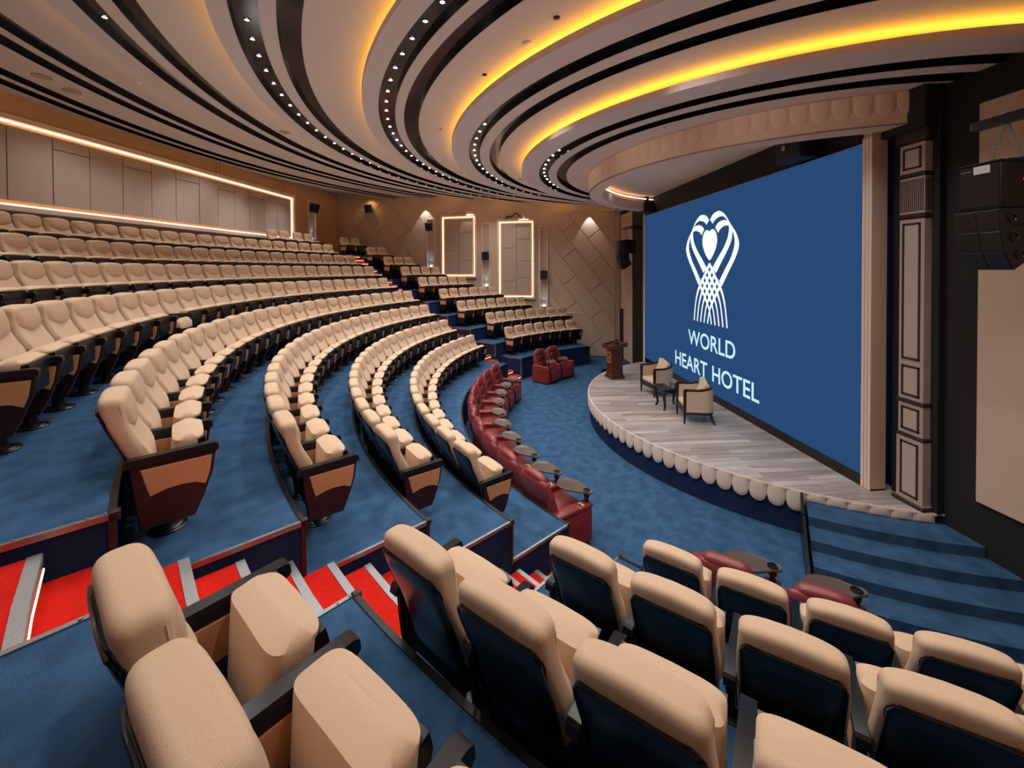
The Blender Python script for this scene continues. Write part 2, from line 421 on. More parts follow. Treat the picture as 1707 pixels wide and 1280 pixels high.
# tan panels on the black portal wall
for s, x0, x1, nm in ((-1, -8.0, -5.0, 'near'), (1, 6.75, 8.1, 'far')):
    r = empty('portal_panel', ((x0+x1)/2, PW, 0), 0, 'tall tan wall panel '+('behind the large hanging speakers at the right edge' if s < 0 else 'with slash marks, left of the screen behind the lectern'), 'wall panel')
    w = (x1-x0)/2
    t = MB(); t.box(-w, w, .0, .05, .84 if s < 0 else FLOOR+.04, 5.73 if s < 0 else 6.1, b=.012, seg=1); t.build('panel', M['wallpad'], r)
    t = MB()
    rnd = random.Random(3)
    for i in range(7 if s > 0 else 0):
        for j in range(4):
            x = -w+.3+j*.75+(.35 if i % 2 else 0); z = 1.0+i*.72
            if x+.15 > w or z > 5.3: continue
            q = [(x, z), (x+.16, z+.42), (x+.185, z+.42), (x+.025, z)]
            t.prism(q, .048, .062, 'y')
    if s > 0: t.build('slash_moulding', M['taupe'], r)
# dark exit door at the far front corner
d = MB(); d.box(7.75, 8.15, PW+.0, PW+.09, FLOOR+.0, 2.0, b=.01, seg=1)
do = tag(d.build('door_1', M['brown']), kind='structure')
h = MB(); h.tube([(7.80, PW+.09, .85), (7.80, PW+.14, .87), (7.80, PW+.14, 1.1), (7.80, PW+.09, 1.12)], .012, 8); h.build('door_handle', M['dkmetal'], do)

# screen with its frame, logo and lettering
SX0, SX1, SZ0, SZ1, SY = -3.86, 4.42, .62, 5.58, 1.33
scr = empty('led_screen', ((SX0+SX1)/2, SY, .45), 0, 'huge blue stage screen with white heart ribbon logo and hotel name', 'screen')
OX, OZ = (SX0+SX1)/2, .45
t = MB(); t.box(SX0-OX, SX1-OX, -.10, 0, SZ0-OZ, SZ1-OZ); t.build('display', M['screen'], scr)
t = MB(); t.box(SX0-OX, SX1-OX, -.12, .012, .0, SZ0-OZ)
for xx in (-2.6, -1.2, .2, 1.6, 3.): t.box(xx-.004-OX*0, xx+.004, .011, .014, .0, SZ0-OZ)
t.build('base_skirting', M['blackpl'], scr)
t = MB(); t.box(SX0-OX, SX1-OX, -.12, -.02, SZ1-OZ, SZ1-OZ+.012); t.build('top_edge', M['mould'], scr)
def text_obj(s, x_left_img, x_right_img, z0, z1, m, name):
    cu = bpy.data.curves.new(name, 'FONT'); cu.body = s; cu.size = 1; cu.extrude = 0.0
    cu.offset = .012
    o = bpy.data.objects.new(name+'_tmp', cu); COL.objects.link(o)
    dg = bpy.context.evaluated_depsgraph_get(); dg.update()
    me = bpy.data.meshes.new_from_object(o.evaluated_get(dg)); bpy.data.objects.remove(o)
    xs = [v.co.x for v in me.vertices]; ys = [v.co.y for v in me.vertices]
    a, b, c, d = min(xs), max(xs), min(ys), max(ys)
    for v in me.vertices:
        fx = (v.co.x-a)/(b-a); fy = (v.co.y-c)/(d-c)
        v.co = Vector((x_left_img+(x_right_img-x_left_img)*fx, 0, z0+(z1-z0)*fy))
    me.materials.append(m)
    ob = bpy.data.objects.new(name, me); COL.objects.link(ob); return ob
for s, xl, xr, z0, z1 in (('WORLD', 1.37, -.76, 1.65, 2.06), ('HEART', 2.14, .40, .93, 1.33), ('HOTEL', .17, -1.57, .93, 1.33)):
    o = text_obj(s, xl-OX, xr-OX, z0-OZ, z1-OZ, M['text'], 'lettering'); o.parent = scr; o.location = (0, .004, 0)
# logo: right half traced as outlines (x towards the picture right, z height), mirrored for the left half
LCX = .30
def lpt(u, z): return (LCX-u-OX, z-OZ)
def poly(mb, P, s, n=5, d=.006):
    Q = catmull(P, n, True); mb.add([(lpt(s*u, z)[0], d, lpt(s*u, z)[1]) for u, z in Q], [list(range(len(Q)))])
def strand(mb, P, w, d=.006):
    P = catmull(P, 7); L = []; R = []
    for i, p in enumerate(P):
        a = P[max(i-1, 0)]; b = P[min(i+1, len(P)-1)]
        dd = Vector((b[0]-a[0], b[1]-a[1])).normalized(); nn = Vector((-dd.y, dd.x))*w(i/(len(P)-1))/2
        L.append((p[0]+nn.x, p[1]+nn.y)); R.append((p[0]-nn.x, p[1]-nn.y))
    m = len(L); V = [(lpt(*p)[0], d, lpt(*p)[1]) for p in L+R]
    mb.add(V, [[i, i+1, m+i+1, m+i] for i in range(m-1)])
lg = MB()
for s in (-1, 1):
    for top, bot in (
      ([(.02, 4.95), (.12, 5.05), (.25, 5.105), (.41, 5.12), (.55, 5.07), (.67, 4.99), (.79, 4.86), (.90, 4.73), (1.01, 4.62), (1.12, 4.48), (1.19, 4.30), (1.16, 4.14), (1.03, 3.93), (.82, 3.67), (.54, 3.31)],
       [(.14, 4.84), (.21, 4.90), (.30, 4.945), (.43, 4.975), (.55, 4.97), (.65, 4.93), (.74, 4.85), (.86, 4.72), (.94, 4.60), (1.00, 4.48), (1.03, 4.34), (1.0, 4.19), (.87, 3.96), (.64, 3.69), (.42, 3.42)]),
      ([(.25, 4.74), (.32, 4.80), (.41, 4.85), (.55, 4.875), (.69, 4.86), (.84, 4.79), (.92, 4.69), (.945, 4.55), (.90, 4.36), (.76, 4.16), (.54, 3.91), (.29, 3.62)],
       [(.38, 4.59), (.44, 4.655), (.52, 4.70), (.62, 4.73), (.72, 4.735), (.795, 4.72), (.815, 4.66), (.80, 4.56), (.74, 4.41), (.57, 4.19), (.32, 3.95), (.12, 3.74)])):
        A = catmull(top, 5); B = catmull(bot, 5); m = len(A)
        V = [(lpt(s*u, z)[0], .006, lpt(s*u, z)[1]) for u, z in A+B]
        lg.add(V, [[i, i+1, m+i+1, m+i] for i in range(m-1)])
    for j in range(5):
        x0, z0 = .49-.122*j, 3.35+.125*j; xe = -.09-.165*j
        k = 1.27; zk = 2.93+.06*j; xk = x0-(z0-zk)/k
        P = [(x0, z0), ((x0+xk)/2, (z0+zk)/2), (xk, zk), (xk+(xe-xk)*.62, zk-(zk-2.34)*.42), (xe, 2.34)]
        strand(lg, [(s*u, z) for u, z in P], lambda f: .088 if f < .45 else .088-.036*min(1, (f-.45)/.3))
hp = [(0, 4.66), (.07, 4.70), (.18, 4.70), (.28, 4.62), (.335, 4.48), (.325, 4.34), (.25, 4.18), (.12, 4.02), (0, 3.94), (-.12, 4.02), (-.25, 4.18), (-.325, 4.34), (-.335, 4.48), (-.28, 4.62), (-.18, 4.70), (-.07, 4.70)]
poly(lg, hp, 1)
lg.build('logo', M['logo'], scr)

# LED wall column cases either side of the screen
for s in (-1, 1):
    x0 = SX0 if s < 0 else SX1
    r = empty('screen_column', (x0+s*.075, 1.22, .45), 0, ('near' if s < 0 else 'far')+' cream screen edge column with dotted perforated side panel', 'column')
    t = MB(); t.box(-.072, .072, -.13, .115, .0, 5.72-.45, b=.004, seg=1)
    for q in range(3): t.box(-.074+.0*q, .074, -.13+.06*0, .118, .0, .02)
    t.build('perforated_panel', M['perf'], r)
    t = MB()
    for q, (a, b) in enumerate(((-.075, -.03), (-.022, .022), (.03, .075))): t.box(a, b, .112, .13, .0, 5.2, b=.008, seg=1)
    t.build('moulding', M['mould'], r)

# pilasters with raised panels
def pilaster(s):
    r = empty('pilaster', (s*4.365, 1.0, .45), 0, ('near' if s < 0 else 'far')+' taupe pilaster with dark framed panels beside the '+('right' if s < 0 else 'left')+' side of the screen', 'pilaster')
    H = 5.70-.45; w = .165
    t = MB(); t.box(-w+.02, w-.02, -.1, .085, 0, H); t.build('core', M['taupedk'], r)
    secs = [(.06, .92, .012), (.97, 1.40, 0), (1.45, 1.98, 0), (1.98, 3.95, 0), (4.02, 4.52, 0), (4.58, 4.98, 0)]
    b = MB(); f = MB(); p = MB()
    b.box(-w-.03, w+.03, -.1, .13, 0, .06)
    for i, (z0, z1, e) in enumerate(secs):
        b.box(-w-e, w+e, -.07, .11+e, z0, z1, b=.004, seg=1)
        if i == 4:
            for q in range(12): x = -w+.02+q*(2*w-.04)/11; f.box(x-.007, x+.007, .11, .114, z0+.03, z1-.03)
            for q in range(6): y = -.05+q*.028; f.box(s*w-.004, s*w+.004, y-.006, y+.006, z0+.03, z1-.03)
            continue
        m_ = .055; fw = .024; Y = .11+e
        za, zb = z0+m_, z1-m_
        if i == 3: za = z0+.03
        f.box(-w+m_-.01, w-m_+.01, Y-.002, Y+.008, za, za+fw); f.box(-w+m_-.01, w-m_+.01, Y-.002, Y+.008, zb-fw, zb)
        f.box(-w+m_-.01, -w+m_-.01+fw, Y-.002, Y+.008, za, zb); f.box(w-m_+.01-fw, w-m_+.01, Y-.002, Y+.008, za, zb)
        p.box(-w+m_+.02, w-m_-.02, Y-.001, Y+.005, za+fw+.01, zb-fw-.01)
    b.build('body', M['taupe'], r); f.build('frame_moulding', M['taupedk'], r); p.build('inset_panel', M['satin'], r)
    for (a, b, c, d, e) in ((.05, .16, .0, .055, .01), (.02, .13, .925, .965, .008), (.02, .13, 1.405, 1.445, .008), (.02, .13, 3.96, 4.015, .008), (.02, .13, 4.53, 4.575, .008), (.05, .14, 5.0, H, .02)):
        t = MB(); t.box(-w-a, w+a, -.1, b, c, d, b=e, seg=1); t.build('cornice', M['taupedk'], r)
pilaster(-1); pilaster(1)

# stage
SCY, SR = -.5, 4.84
def cpt(r, t, cy=SCY): return (r*sin(t), cy+r*cos(t))
t0 = math.acos((PW-SCY)/SR)
ths = arc_pts(-t0-.0, t0+.0, .02)
def stage_disc(mb, r, z0, z1, mi=0):
    P = [cpt(r, th) for th in ths]
    P = [(x, max(y, PW)) for x, y in P]
    mb.prism(P, z0, z1, 'z', mi=mi)
t = MB(); stage_disc(t, SR-.03, FLOOR, .43)
tag(t.build('stage_platform', M['riser']), 'curved blue carpeted stage base under the wooden stage boards', 'stage')
st_ = bpy.data.objects['stage_platform']
t = MB(); stage_disc(t, SR, .43, .45); t.build('floorboards', M['stage'], st_)
t = MB()
sweep(t, rect(SR, SR+.016, .425, .453), -t0+.02, t0-.02, cy=SCY, clamp=False); t.build('edge_strip', M['scallop'], st_)
# scalloped padded valance round the stage: each tongue a part
val = empty('valance', (0, SCY, 0)); val.parent = st_; val['label'] = 'cream padded scalloped valance'
def tongue(rc, th, w, h, ztop, thick, name, m, parent, inward=False, flat=False):
    mb = MB(); cols = 12; rows = 8; V = []
    for i in range(rows+1):
        f = i/rows
        for j in range(cols+1):
            g = -1+2*j/cols
            if flat: z = ztop-h*f
            else:
                bot = h*(.55+.45*sqrt(max(0, 1-g*g))); z = ztop-bot*f
            bul = thick*(1-abs(g)**3)*(.45+.55*sin(pi*min(1, .25+f*.62)))*(1 if f < .999 else .35)
            r = rc+bul if not inward else rc+bul
            tt = th+g*w/2/rc
            V.append((r*sin(tt), r*cos(tt), z))
    n = cols+1; nb = len(V)
    F = [[i*n+j, i*n+j+1, (i+1)*n+j+1, (i+1)*n+j] for i in range(rows) for j in range(cols)]
    V2 = []
    for i in range(rows+1):
        for j in range(cols+1):
            x, y, z = V[i*n+j]; k = hypot(x, y); s = (rc-.004)/k; V2.append((x*s, y*s, z))
    F2 = [[nb+a for a in f[::-1]] for f in F]
    E = [j for j in range(n)]+[i*n+n-1 for i in range(1, rows+1)]+[rows*n+j for j in range(n-2, -1, -1)]+[i*n for i in range(rows-1, 0, -1)]
    Fs = [[E[i], E[(i+1) % len(E)], nb+E[(i+1) % len(E)], nb+E[i]] for i in range(len(E))]
    mb.add(V+V2, F+F2+Fs); return mb.build(name, m, parent, smooth=40)
sp = .0500
th = -.955+sp/2; i = 0
while th < t0-.02:
    tongue(SR-.002, th, sp*SR-.004, .305, .44, .03, 'scallop', M['scallop'], val); th += sp
th = -.955-sp/2
while th > -t0+.01:
    tongue(SR-.002, th, sp*SR-.004, .12, .44, .03, 'scallop', M['scallop'], val, flat=True); th -= sp
# stage steps at both ends
for s in (-1, 1):
    r = empty('stage_steps', (0, SCY, 0), 0, ('near right' if s < 0 else 'far left')+' blue carpeted steps curving down from the stage end', 'steps')
    for k, (rr, z) in enumerate(((5.28, .32), (5.63, .19), (5.98, .06), (6.33, -.07))):
        a = .955; b = math.acos(max(-1, (PW+.02-SCY)/rr))
        if s > 0: a = 1.08
        mb = MB(); sweep(mb, rect(SR-.01, rr, FLOOR, z) if k == 0 else rect(rr-.36, rr, FLOOR, z), s*a, s*b, cy=0, clamp=False)
        mb.build('tread', M['carpet'], r)
    sg = MB()
    a = .948
    if s > 0: a = 1.073
    d = (sin(s*a), cos(s*a)); q = (cos(s*a)*-s, sin(s*a)*s)
    pts = [(SR, .44), (5.30, .44-.09), (5.30, .32), (5.65, .19), (6.0, .06), (6.35, -.07), (6.36, FLOOR), (SR, FLOOR)]
    V = [(d[0]*r_+q[0]*o, d[1]*r_+q[1]*o, z) for o in (.0, .03) for r_, z in pts]; n = len(pts)
    sg.add(V, [list(range(n)), list(range(2*n-1, n-1, -1))]+[[i, (i+1) % n, n+(i+1) % n, n+i] for i in range(n)])
    sg.build('stringer', M['dkmetal'], r)

# ------------------------------------------------------------------ ceiling
CC = .2
TA, TB = -1.75, 1.75
levels = [  # z, inner R, grooves [(r0,r1)], lip R
 (6.15, None, [(4.73, 4.98), (5.18, 5.43)], 5.86),
 (6.40, 5.45, [(6.41, 6.64), (6.86, 7.11)], 7.49),
 (6.64, 7.08, [(8.16, 8.44), (8.60, 8.89)], 9.16),
 (6.87, 8.75, [(9.98, 10.26), (10.45, 10.76)], 10.99),
 (7.10, 10.58, [(11.82, 12.10), (12.28, 12.55)], 12.85),
 (7.30, 12.44, [(13.83, 14.13), (14.28, 14.55), (15.28, 15.56), (15.70, 15.97)], 16.32),
]
FCY, FR = -.28, 4.62
GD = .09
for k, (z, rin, gr, lip) in enumerate(levels):
    c = MB(); g = MB(); edges = [rin] + [e for q in gr for e in q] + [lip]
    if rin is None:
        # innermost plate starts at the fascia, whose centre is a little nearer the stage
        rings = []
        for th in arc_pts(-1.60, 1.60, .02):
            # radius of the fascia circle seen from the ring centre
            dy = CC-FCY; b_ = dy*cos(th); rr = -b_+sqrt(b_*b_-(dy*dy-FR*FR))
            o_ = gr[0][0]
            rr = min(rr, o_)
            rings.append([(r*sin(th), CC+r*cos(th), zz) for r, zz in rect(rr, o_, z, z+.1)])
        c.loft(rings); segs = [(gr[0][1], gr[1][0]), (gr[1][1], lip)]
    else:
        segs = [(rin, gr[0][0])]+[(gr[i][1], gr[i+1][0]) for i in range(len(gr)-1)]+[(gr[-1][1], lip)]
    for a, b in segs: sweep(c, rect(a, b, z, z+.1), TA, TB, cy=CC)
    # back of the cove: riser from this plate up to the next
    if k < len(levels)-1: sweep(c, rect(lip-.42, lip-.40, z+.1, levels[k+1][0]+.02), TA, TB, cy=CC)
    tag(c.build('ceiling', M['ceil'], smooth=30), kind='structure')
    for a, b in gr:
        e = .002
        sweep(g, [(a+e, z+.004), (a+e, z+GD), (b-e, z+GD), (b-e, z+.004), (b-e-.006, z+.004), (b-e-.006, z+GD-.008), (a+e+.006, z+GD-.008), (a+e+.006, z+.004)], TA, TB, cy=CC)
    trim(g, M['groove'], smooth=30)
    if k < 5:
        L = MB(); sweep(L, rect(lip-.20, lip-.16, z+.105, z+.125), -1.72, 1.55, cy=CC, step=.03, pad=.03)
        tag(L.build('cove_light', M['cove']), 'amber light strip hidden in the %s ceiling cove counted from the stage' % ORD[k], 'cove light')
t = MB(); sweep(t, rect(16.0, 30, 7.62, 7.72), TA, TB, cy=CC, pad=-.05); tag(t.build('ceiling', M['ceil']), kind='structure')
t = MB(); sweep(t, rect(16.02, 16.04, 7.35, 7.64), TA, TB, cy=CC, pad=.0); tag(t.build('ceiling', M['ceil']), kind='structure')
L = MB(); sweep(L, rect(16.14, 16.18, 7.41, 7.43), -.62, -.02, cy=CC, pad=.05); tag(L.build('cove_light', M['cove']), 'amber light strip above the back wall, visible at the left edge', 'cove light')
# roof slab above all
t = MB(); t.box(-13, 13, -1.5, 17.5, 8.0, 8.1); tag(t.build('ceiling', M['blackwall']), kind='structure')

# fascia over the stage with scallop relief, soffit and inner dome
f = MB(); sweep(f, rect(FR-.02, FR, 5.70, 6.16), -1.33, 1.33, cy=FCY, clamp=False)
sweep(f, rect(4.28, FR, 5.70, 5.72), -1.33, 1.33, cy=FCY, clamp=False)
sweep(f, rect(4.26, 4.28, 5.70, 5.98), -1.30, 1.30, cy=FCY, clamp=False)
P = [cpt(4.5, a, FCY) for a in arc_pts(-1.28, 1.28, .03)]
f.prism([(x, max(y, 1.0)) for x, y in P], 6.18, 6.22, 'z')
tag(f.build('ceiling', M['fascia'], smooth=30), kind='structure')
fv = empty('ceiling_valance', (0, FCY, 0), 0, 'cream scallop relief band on the curved ceiling fascia above the stage', 'valance')
th = -1.30
while th < 1.2:
    tongue(FR, th, .054*FR-.008, .30, 6.135, .024, 'scallop', M['fascia'], fv); th += .054
L = MB(); sweep(L, rect(4.30, 4.33, 6.08, 6.10), .55, 1.22, cy=FCY, clamp=False)
tag(L.build('cove_light', M['warmled2']), 'short warm light strip inside the recess over the far stage end', 'cove light')
t = MB(); t.box(-4.6, 4.6, 1.0, 1.2, 5.60, 6.2); t.box(-4.62, SX0-.15, .8, 1.0, .45, 6.2); t.box(SX1+.15, 4.62, .8, 1.0, .45, 6.2); tag(t.build('wall_front', M['blackwall']), kind='structure')
t = MB(); t.lathe([(.34, -.02), (.36, -.012), (.36, 0), (.30, 0)], 40, (1.05, 2.95, 6.18)); tag(t.build('ceiling_hatch', M['ceil'], smooth=30), 'round white access disc in the ceiling recess above the stage', 'hatch')
# ceiling beyond the fascia towards the portal walls
for s in (1,):
    t = MB(); t.box(4.4, 8.3, .85, 1.45, 6.26, 6.30); tag(t.build('ceiling', M['ceil']), kind='structure')

# projector cabinet hung above the screen, small black cabinet at the far end
r = empty('hanging_projector', (-2.72, 1.45, 5.60), 0, 'dark projector cabinet hanging above the right end of the screen', 'projector')
t = MB(); t.box(-.3, .3, -.2, .2, .02, .40, b=.03); t.build('housing', M['spk'], r)
t = MB(); t.lathe([(.05, 0), (.05, .03), (.03, .04)], 16, (0, 0, 0), T=Matrix.Translation((.05, .2, .26)) @ Matrix.Rotation(-pi/2, 4, 'X')); t.build('lens', M['alu'], r, smooth=30)
t = MB(); t.box(-.1, .1, -.05, .05, .40, .58); t.build('bracket', M['dkmetal'], r)
r = empty('hanging_projector', (4.0, 1.45, 5.62), 0, 'small dark cabinet above the far left corner of the screen', 'projector')
t = MB(); t.box(-.22, .22, -.18, .18, .0, .38, b=.03); t.build('housing', M['spk'], r)
t = MB(); t.box(-.08, .08, -.05, .05, .38, .56); t.build('bracket', M['dkmetal'], r)

# downlights
dl0 = None
def downlight(x, y, z, label, group):
    global dl0
    if dl0 is None:
        r = empty('downlight', (0, 0, 0))
        t = MB(); t.lathe([(.028, -.010), (.036, -.012), (.042, 0), (.028, 0)], 12, ring=True); t.build('rim', M['dkmetal'], r, smooth=40)
        t = MB(); t.lathe([(.001, -.005), (.028, -.005), (.028, -.002), (.001, -.002)], 12); t.build('lens', M['lamp'], r)
        dl0 = r; o = r
    else: o = copy_tree(dl0)
    o.location = (x, y, z); tag(o, label, 'ceiling light', group); return o
rings = [(5.30, 6.15, -.20, .66, .075, 'innermost lit'), (6.985, 6.40, -.26, .90, .062, 'second lit'), (8.755, 6.64, -.80, .95, .0502, 'third lit'), (10.60, 6.87, -.62, .98, .0455, 'fourth lit'), (12.42, 7.10, -.293, -.25, .075, 'fifth lit')]
spots = []
for ri, (R, z, a, b, stp, nm) in enumerate(rings):
    th = a; i = 0
    while th < b:
        R2 = R
        if R2 < rmax(th, CC)-.15:
            x, y = R2*sin(th), CC+R2*cos(th)
            downlight(x, y, z+GD-.012, 'recessed downlight in the %s black ceiling ring from the stage, %s from its near end' % (nm.replace(' lit', ''), ORD[i]), 'downlights in the %s black ring' % nm.split()[0])
            spots.append((ri, i, x, y, z+GD-.03))
            i += 1
        th += stp

# small ceiling fittings
def ceil_disc(R, th, z, rad, m, name, label, cat, h=.02):
    t = MB(); t.lathe([(rad*.75, -h), (rad, -h*.7), (rad, 0), (rad*.3, 0)], 20)
    tag(t.build(name, m, None, smooth=40, loc=(R*sin(th), CC+R*cos(th), z)), label, cat)

def cd(u, v, z, rad, m, name, label, cat, h=.02):
    w = CD+CR*((u-U0)/F)-CU*((v-V0)/F); s = (z-CP.z)/w.z; P = CP+w*s
    t = MB(); t.lathe([(rad*.75, -h), (rad, -h*.7), (rad, 0), (rad*.3, 0)], 20)
    tag(t.build(name, m, None, smooth=40, loc=(P.x, P.y, z)), label, cat)
# ------------------------------------------------------------------ camera
F, PITCH, ROLL, YAW, V0 = 683.13727, .0130357, -.0044540, -.0751223, 457.9742
U0 = 857.5494; CP = Vector((-9.587133, 6.98895, 3.731484))
d_ = Vector((cos(YAW), sin(YAW), 0)); r_ = Vector((sin(YAW), -cos(YAW), 0)); u_ = Vector((0, 0, 1))
CD = d_*cos(PITCH)-u_*sin(PITCH); u2 = u_*cos(PITCH)+d_*sin(PITCH)
CR = r_*cos(ROLL)+u2*sin(ROLL); CU = u2*cos(ROLL)-r_*sin(ROLL)
cam = bpy.data.cameras.new('camera'); co = bpy.data.objects.new('camera', cam); COL.objects.link(co)
co.matrix_world = Matrix(((CR.x, CU.x, -CD.x, CP.x), (CR.y, CU.y, -CD.y, CP.y), (CR.z, CU.z, -CD.z, CP.z), (0, 0, 0, 1)))
cam.sensor_width = 36; cam.lens = F/1707*36; cam.shift_x = -(U0-853.5)/1707; cam.shift_y = (V0-640)/1707
cam.clip_start = .02; cam.clip_end = 100
SC.camera = co

for (u, v, z, rad, m, name, label, cat) in [
 (808, 124, 6.64, .035, 'blackpl', 'ceiling_sensor', 'small black round sensor on the ceiling, above the middle cove', 'sensor'),
 (928, 29, 6.64, .04, 'blackpl', 'ceiling_sensor', 'black round sensor at the top middle of the ceiling', 'sensor'),
 (880, 73, 6.64, .07, 'white', 'smoke_detector', 'white smoke detector on the ceiling between the amber coves', 'smoke detector'),
 (1375, 162, 6.15, .05, 'white', 'smoke_detector', 'smoke detector close to the ceiling fascia over the right stage end', 'smoke detector'),
 (1106, 214, 6.15, .045, 'white', 'smoke_detector', 'smoke detector beside the innermost black ring above the screen logo', 'smoke detector'),
 (869, 299, 6.40, .08, 'taupe', 'ceiling_speaker', 'flush ceiling speaker just inside the second amber cove, middle of picture', 'ceiling speaker'),
 (70, 127, 7.30, .14, 'taupe', 'ceiling_speaker', 'flush round ceiling speaker at the upper left, nearest the left edge', 'ceiling speaker'),
 (120, 151, 7.30, .14, 'taupe', 'ceiling_speaker', 'flush round ceiling speaker at upper left, second from the left edge', 'ceiling speaker'),
 (475, 220, 6.87, .12, 'taupe', 'ceiling_speaker', 'flush round ceiling speaker left of the third black ring', 'ceiling speaker'),
 (229, 138, 7.3, .06, 'white', 'smoke_detector', 'smoke detector on the wide white band at upper left', 'smoke detector'),
 (771, 287, 6.64, .05, 'taupe', 'ceiling_sensor', 'pale sensor on the ceiling beside the middle amber cove', 'sensor'),
 (735, 215, 6.64, .03, 'taupe', 'ceiling_sensor', 'tiny pale sensor between the third black ring and middle cove', 'sensor'),
 (180, 28, 7.3, .05, 'dkmetal', 'ceiling_sensor', 'dark bracket sensor at the top left of the ceiling', 'sensor')]:
    cd(u, v, z, rad, M[m], name, label, cat)

# ------------------------------------------------------------------ lit frames, niches and speakers on the walls
def ring_box(mb, x0, x1, z0, z1, w, y0, y1, b=0., T=None, mi=0):
    mb.box(x0-w, x1+w, y0, y1, z1, z1+w, b=b, seg=1, T=T, mi=mi); mb.box(x0-w, x1+w, y0, y1, z0-w, z0, b=b, seg=1, T=T, mi=mi)
    mb.box(x0-w, x0, y0, y1, z0, z1, b=b, seg=1, T=T, mi=mi); mb.box(x1, x1+w, y0, y1, z0, z1, b=b, seg=1, T=T, mi=mi)
def lit_frame(T, ang, s0, s1, z0, z1, label, seams_v=(), cross=(), crest=True, w=.09, led='warmled', depth=.12, mpanel='satin', scroll=False):
    c = T @ Vector(((s0+s1)/2, 0, z0)); r = empty('lit_wall_frame', c, ang, label, 'wall frame')
    a, b = -(s1-s0)/2, (s1-s0)/2; h = z1-z0
    t = MB(); ring_box(t, a, b, 0, h, w, .0, depth, b=.012); ring_box(t, a-w*.6, b+w*.6, -w*.6, h+w*.6, w*.5, .0, depth*.6, b=.01); t.build('frame', M['mould'], r)
    t = MB(); e = .02
    ring_box(t, a+e+.02, b-e-.02, e+.02, h-e-.02, .02, .025, .045); t.build('light_strip', M[led], r)
    xs = [a+.10]+[a+q for q in seams_v]+[b-.10]
    for i in range(len(xs)-1):
        cr = [.10]+[q for (j, q) in cross if j == i]+[h-.10]
        for k in range(len(cr)-1):
            t = MB(); t.box(xs[i]+.008, xs[i+1]-.008, .0, .055, cr[k]+.008, cr[k+1]-.008, b=.008, seg=2); t.build('panel', M[mpanel], r)
    if crest:
        t = MB()
        P = [(-.5, .0), (-.38, .03), (-.30, .10), (-.18, .07), (-.1, .15), (0, .24), (.1, .15), (.18, .07), (.30, .10), (.38, .03), (.5, .0)]
        t.tube([(x, depth*.6, h+w+.06+z) for x, z in catmull(P, 5)], .022, 8)
        for sx in (-1, 1):
            sp_ = [(sx*(.42+.05*cos(q)*(1-q/14)), depth*.6, h+w+.11+.05*sin(q)*(1-q/14)) for q in [i*.5 for i in range(20)]]; t.tube(sp_, .012, 6)
        t.build('crest', M['dkmetal'] if scroll else M['mould'], r, smooth=50)
    return r
lit_frame(FT, FA, fs(7.38), fs(8.96), 3.42, 6.28, 'glowing cream wall frame farther from the stage, between two slim niches', seams_v=(.82,), cross=((0, .75), (0, 2.1), (1, 1.25)))
lit_frame(FT, FA, fs(4.67), fs(6.24), 2.44, 5.98, 'glowing cream wall frame nearer the stage, topped by dark scrollwork', seams_v=(.80,), cross=((0, .9), (0, 1.7), (0, 2.7), (1, .75), (1, 2.3)), scroll=True)
def niche(T, ang, s0, s1, z0, z1, label, cool=True):
    c = T @ Vector(((s0+s1)/2, 0, z0)); r = empty('wall_niche', c, ang, label, 'wall niche')
    a, b = -(s1-s0)/2, (s1-s0)/2; h = z1-z0
    t = MB(); ring_box(t, a+.04, b-.04, .04, h-.04, .05, .0, .09, b=.01); t.build('frame', M['mould'], r)
    t = MB(); t.box(a+.04, b-.04, .0, .02, .04, h-.04); t.build('backing', M['satin'], r)
    t = MB(); t.lathe([(.03, 0), (.035, .04), (.03, .05), (.001, .045)], 12, (0, .06, .05)); u = t.build('uplight', M['cool'] if cool else M['lamp'], r)
    l = bpy.data.lights.new('uplight_lamp', 'SPOT'); l.energy = 9; l.spot_size = 1.5; l.spot_blend = 1; l.color = (.75, .88, 1.); l.shadow_soft_size = .03
    lo = bpy.data.objects.new('uplight_lamp', l); COL.objects.link(lo); lo.parent = r; lo.location = (0, .12, .14); lo.rotation_euler = (pi-.12, 0, 0)
    return r
niche(FT, FA, fs(9.34), fs(9.73), 3.84, 6.21, 'slim wall niche lit from below, farthest of three on the side wall')
niche(FT, FA, fs(6.65), fs(7.05), 2.91, 5.93, 'slim wall niche lit from below, between the two glowing frames')
niche(FT, FA, fs(4.02), fs(4.38), 1.98, 5.75, 'slim wall niche lit from below, nearest the stage')
spk0 = None
def wall_speaker(T, ang, s, z, label, tilt=.25, d=.16):
    global spk0
    if spk0 is None:
        r = empty('wall_speaker', (0, 0, 0))
        t = MB(); t.box(-.15, .15, -.13, .12, -.2, .2, b=.02); t.build('cabinet', M['spk'], r, smooth=30)
        t = MB(); t.box(-.135, .135, .118, .132, -.185, .185, b=.006, seg=1); t.build('grille', M['blackpl'], r)
        t = MB(); t.box(-.03, .03, -.22, -.10, -.04, .04); t.box(-.06, .06, -.23, -.215, -.09, .09); t.build('bracket', M['dkmetal'], r)
        spk0 = r; o = r
    else: o = copy_tree(spk0)
    o.location = T @ Vector((s, d+.07, z)); o.rotation_euler = (-tilt, 0, ang); tag(o, label, 'speaker', 'black wall speakers'); return o
wall_speaker(FT, FA, fs(12.65), 6.80, 'black wall speaker high on the side wall, above the top far seats')
wall_speaker(FT, FA, fs(9.56), 5.82, 'black wall speaker on the farthest slim niche')
wall_speaker(FT, FA, fs(6.84), 4.37, 'black wall speaker on the middle slim niche between glowing frames', tilt=.1)
wall_speaker(FT, FA, fs(4.18), 3.48, 'black wall speaker on the slim niche nearest the stage', tilt=.05)
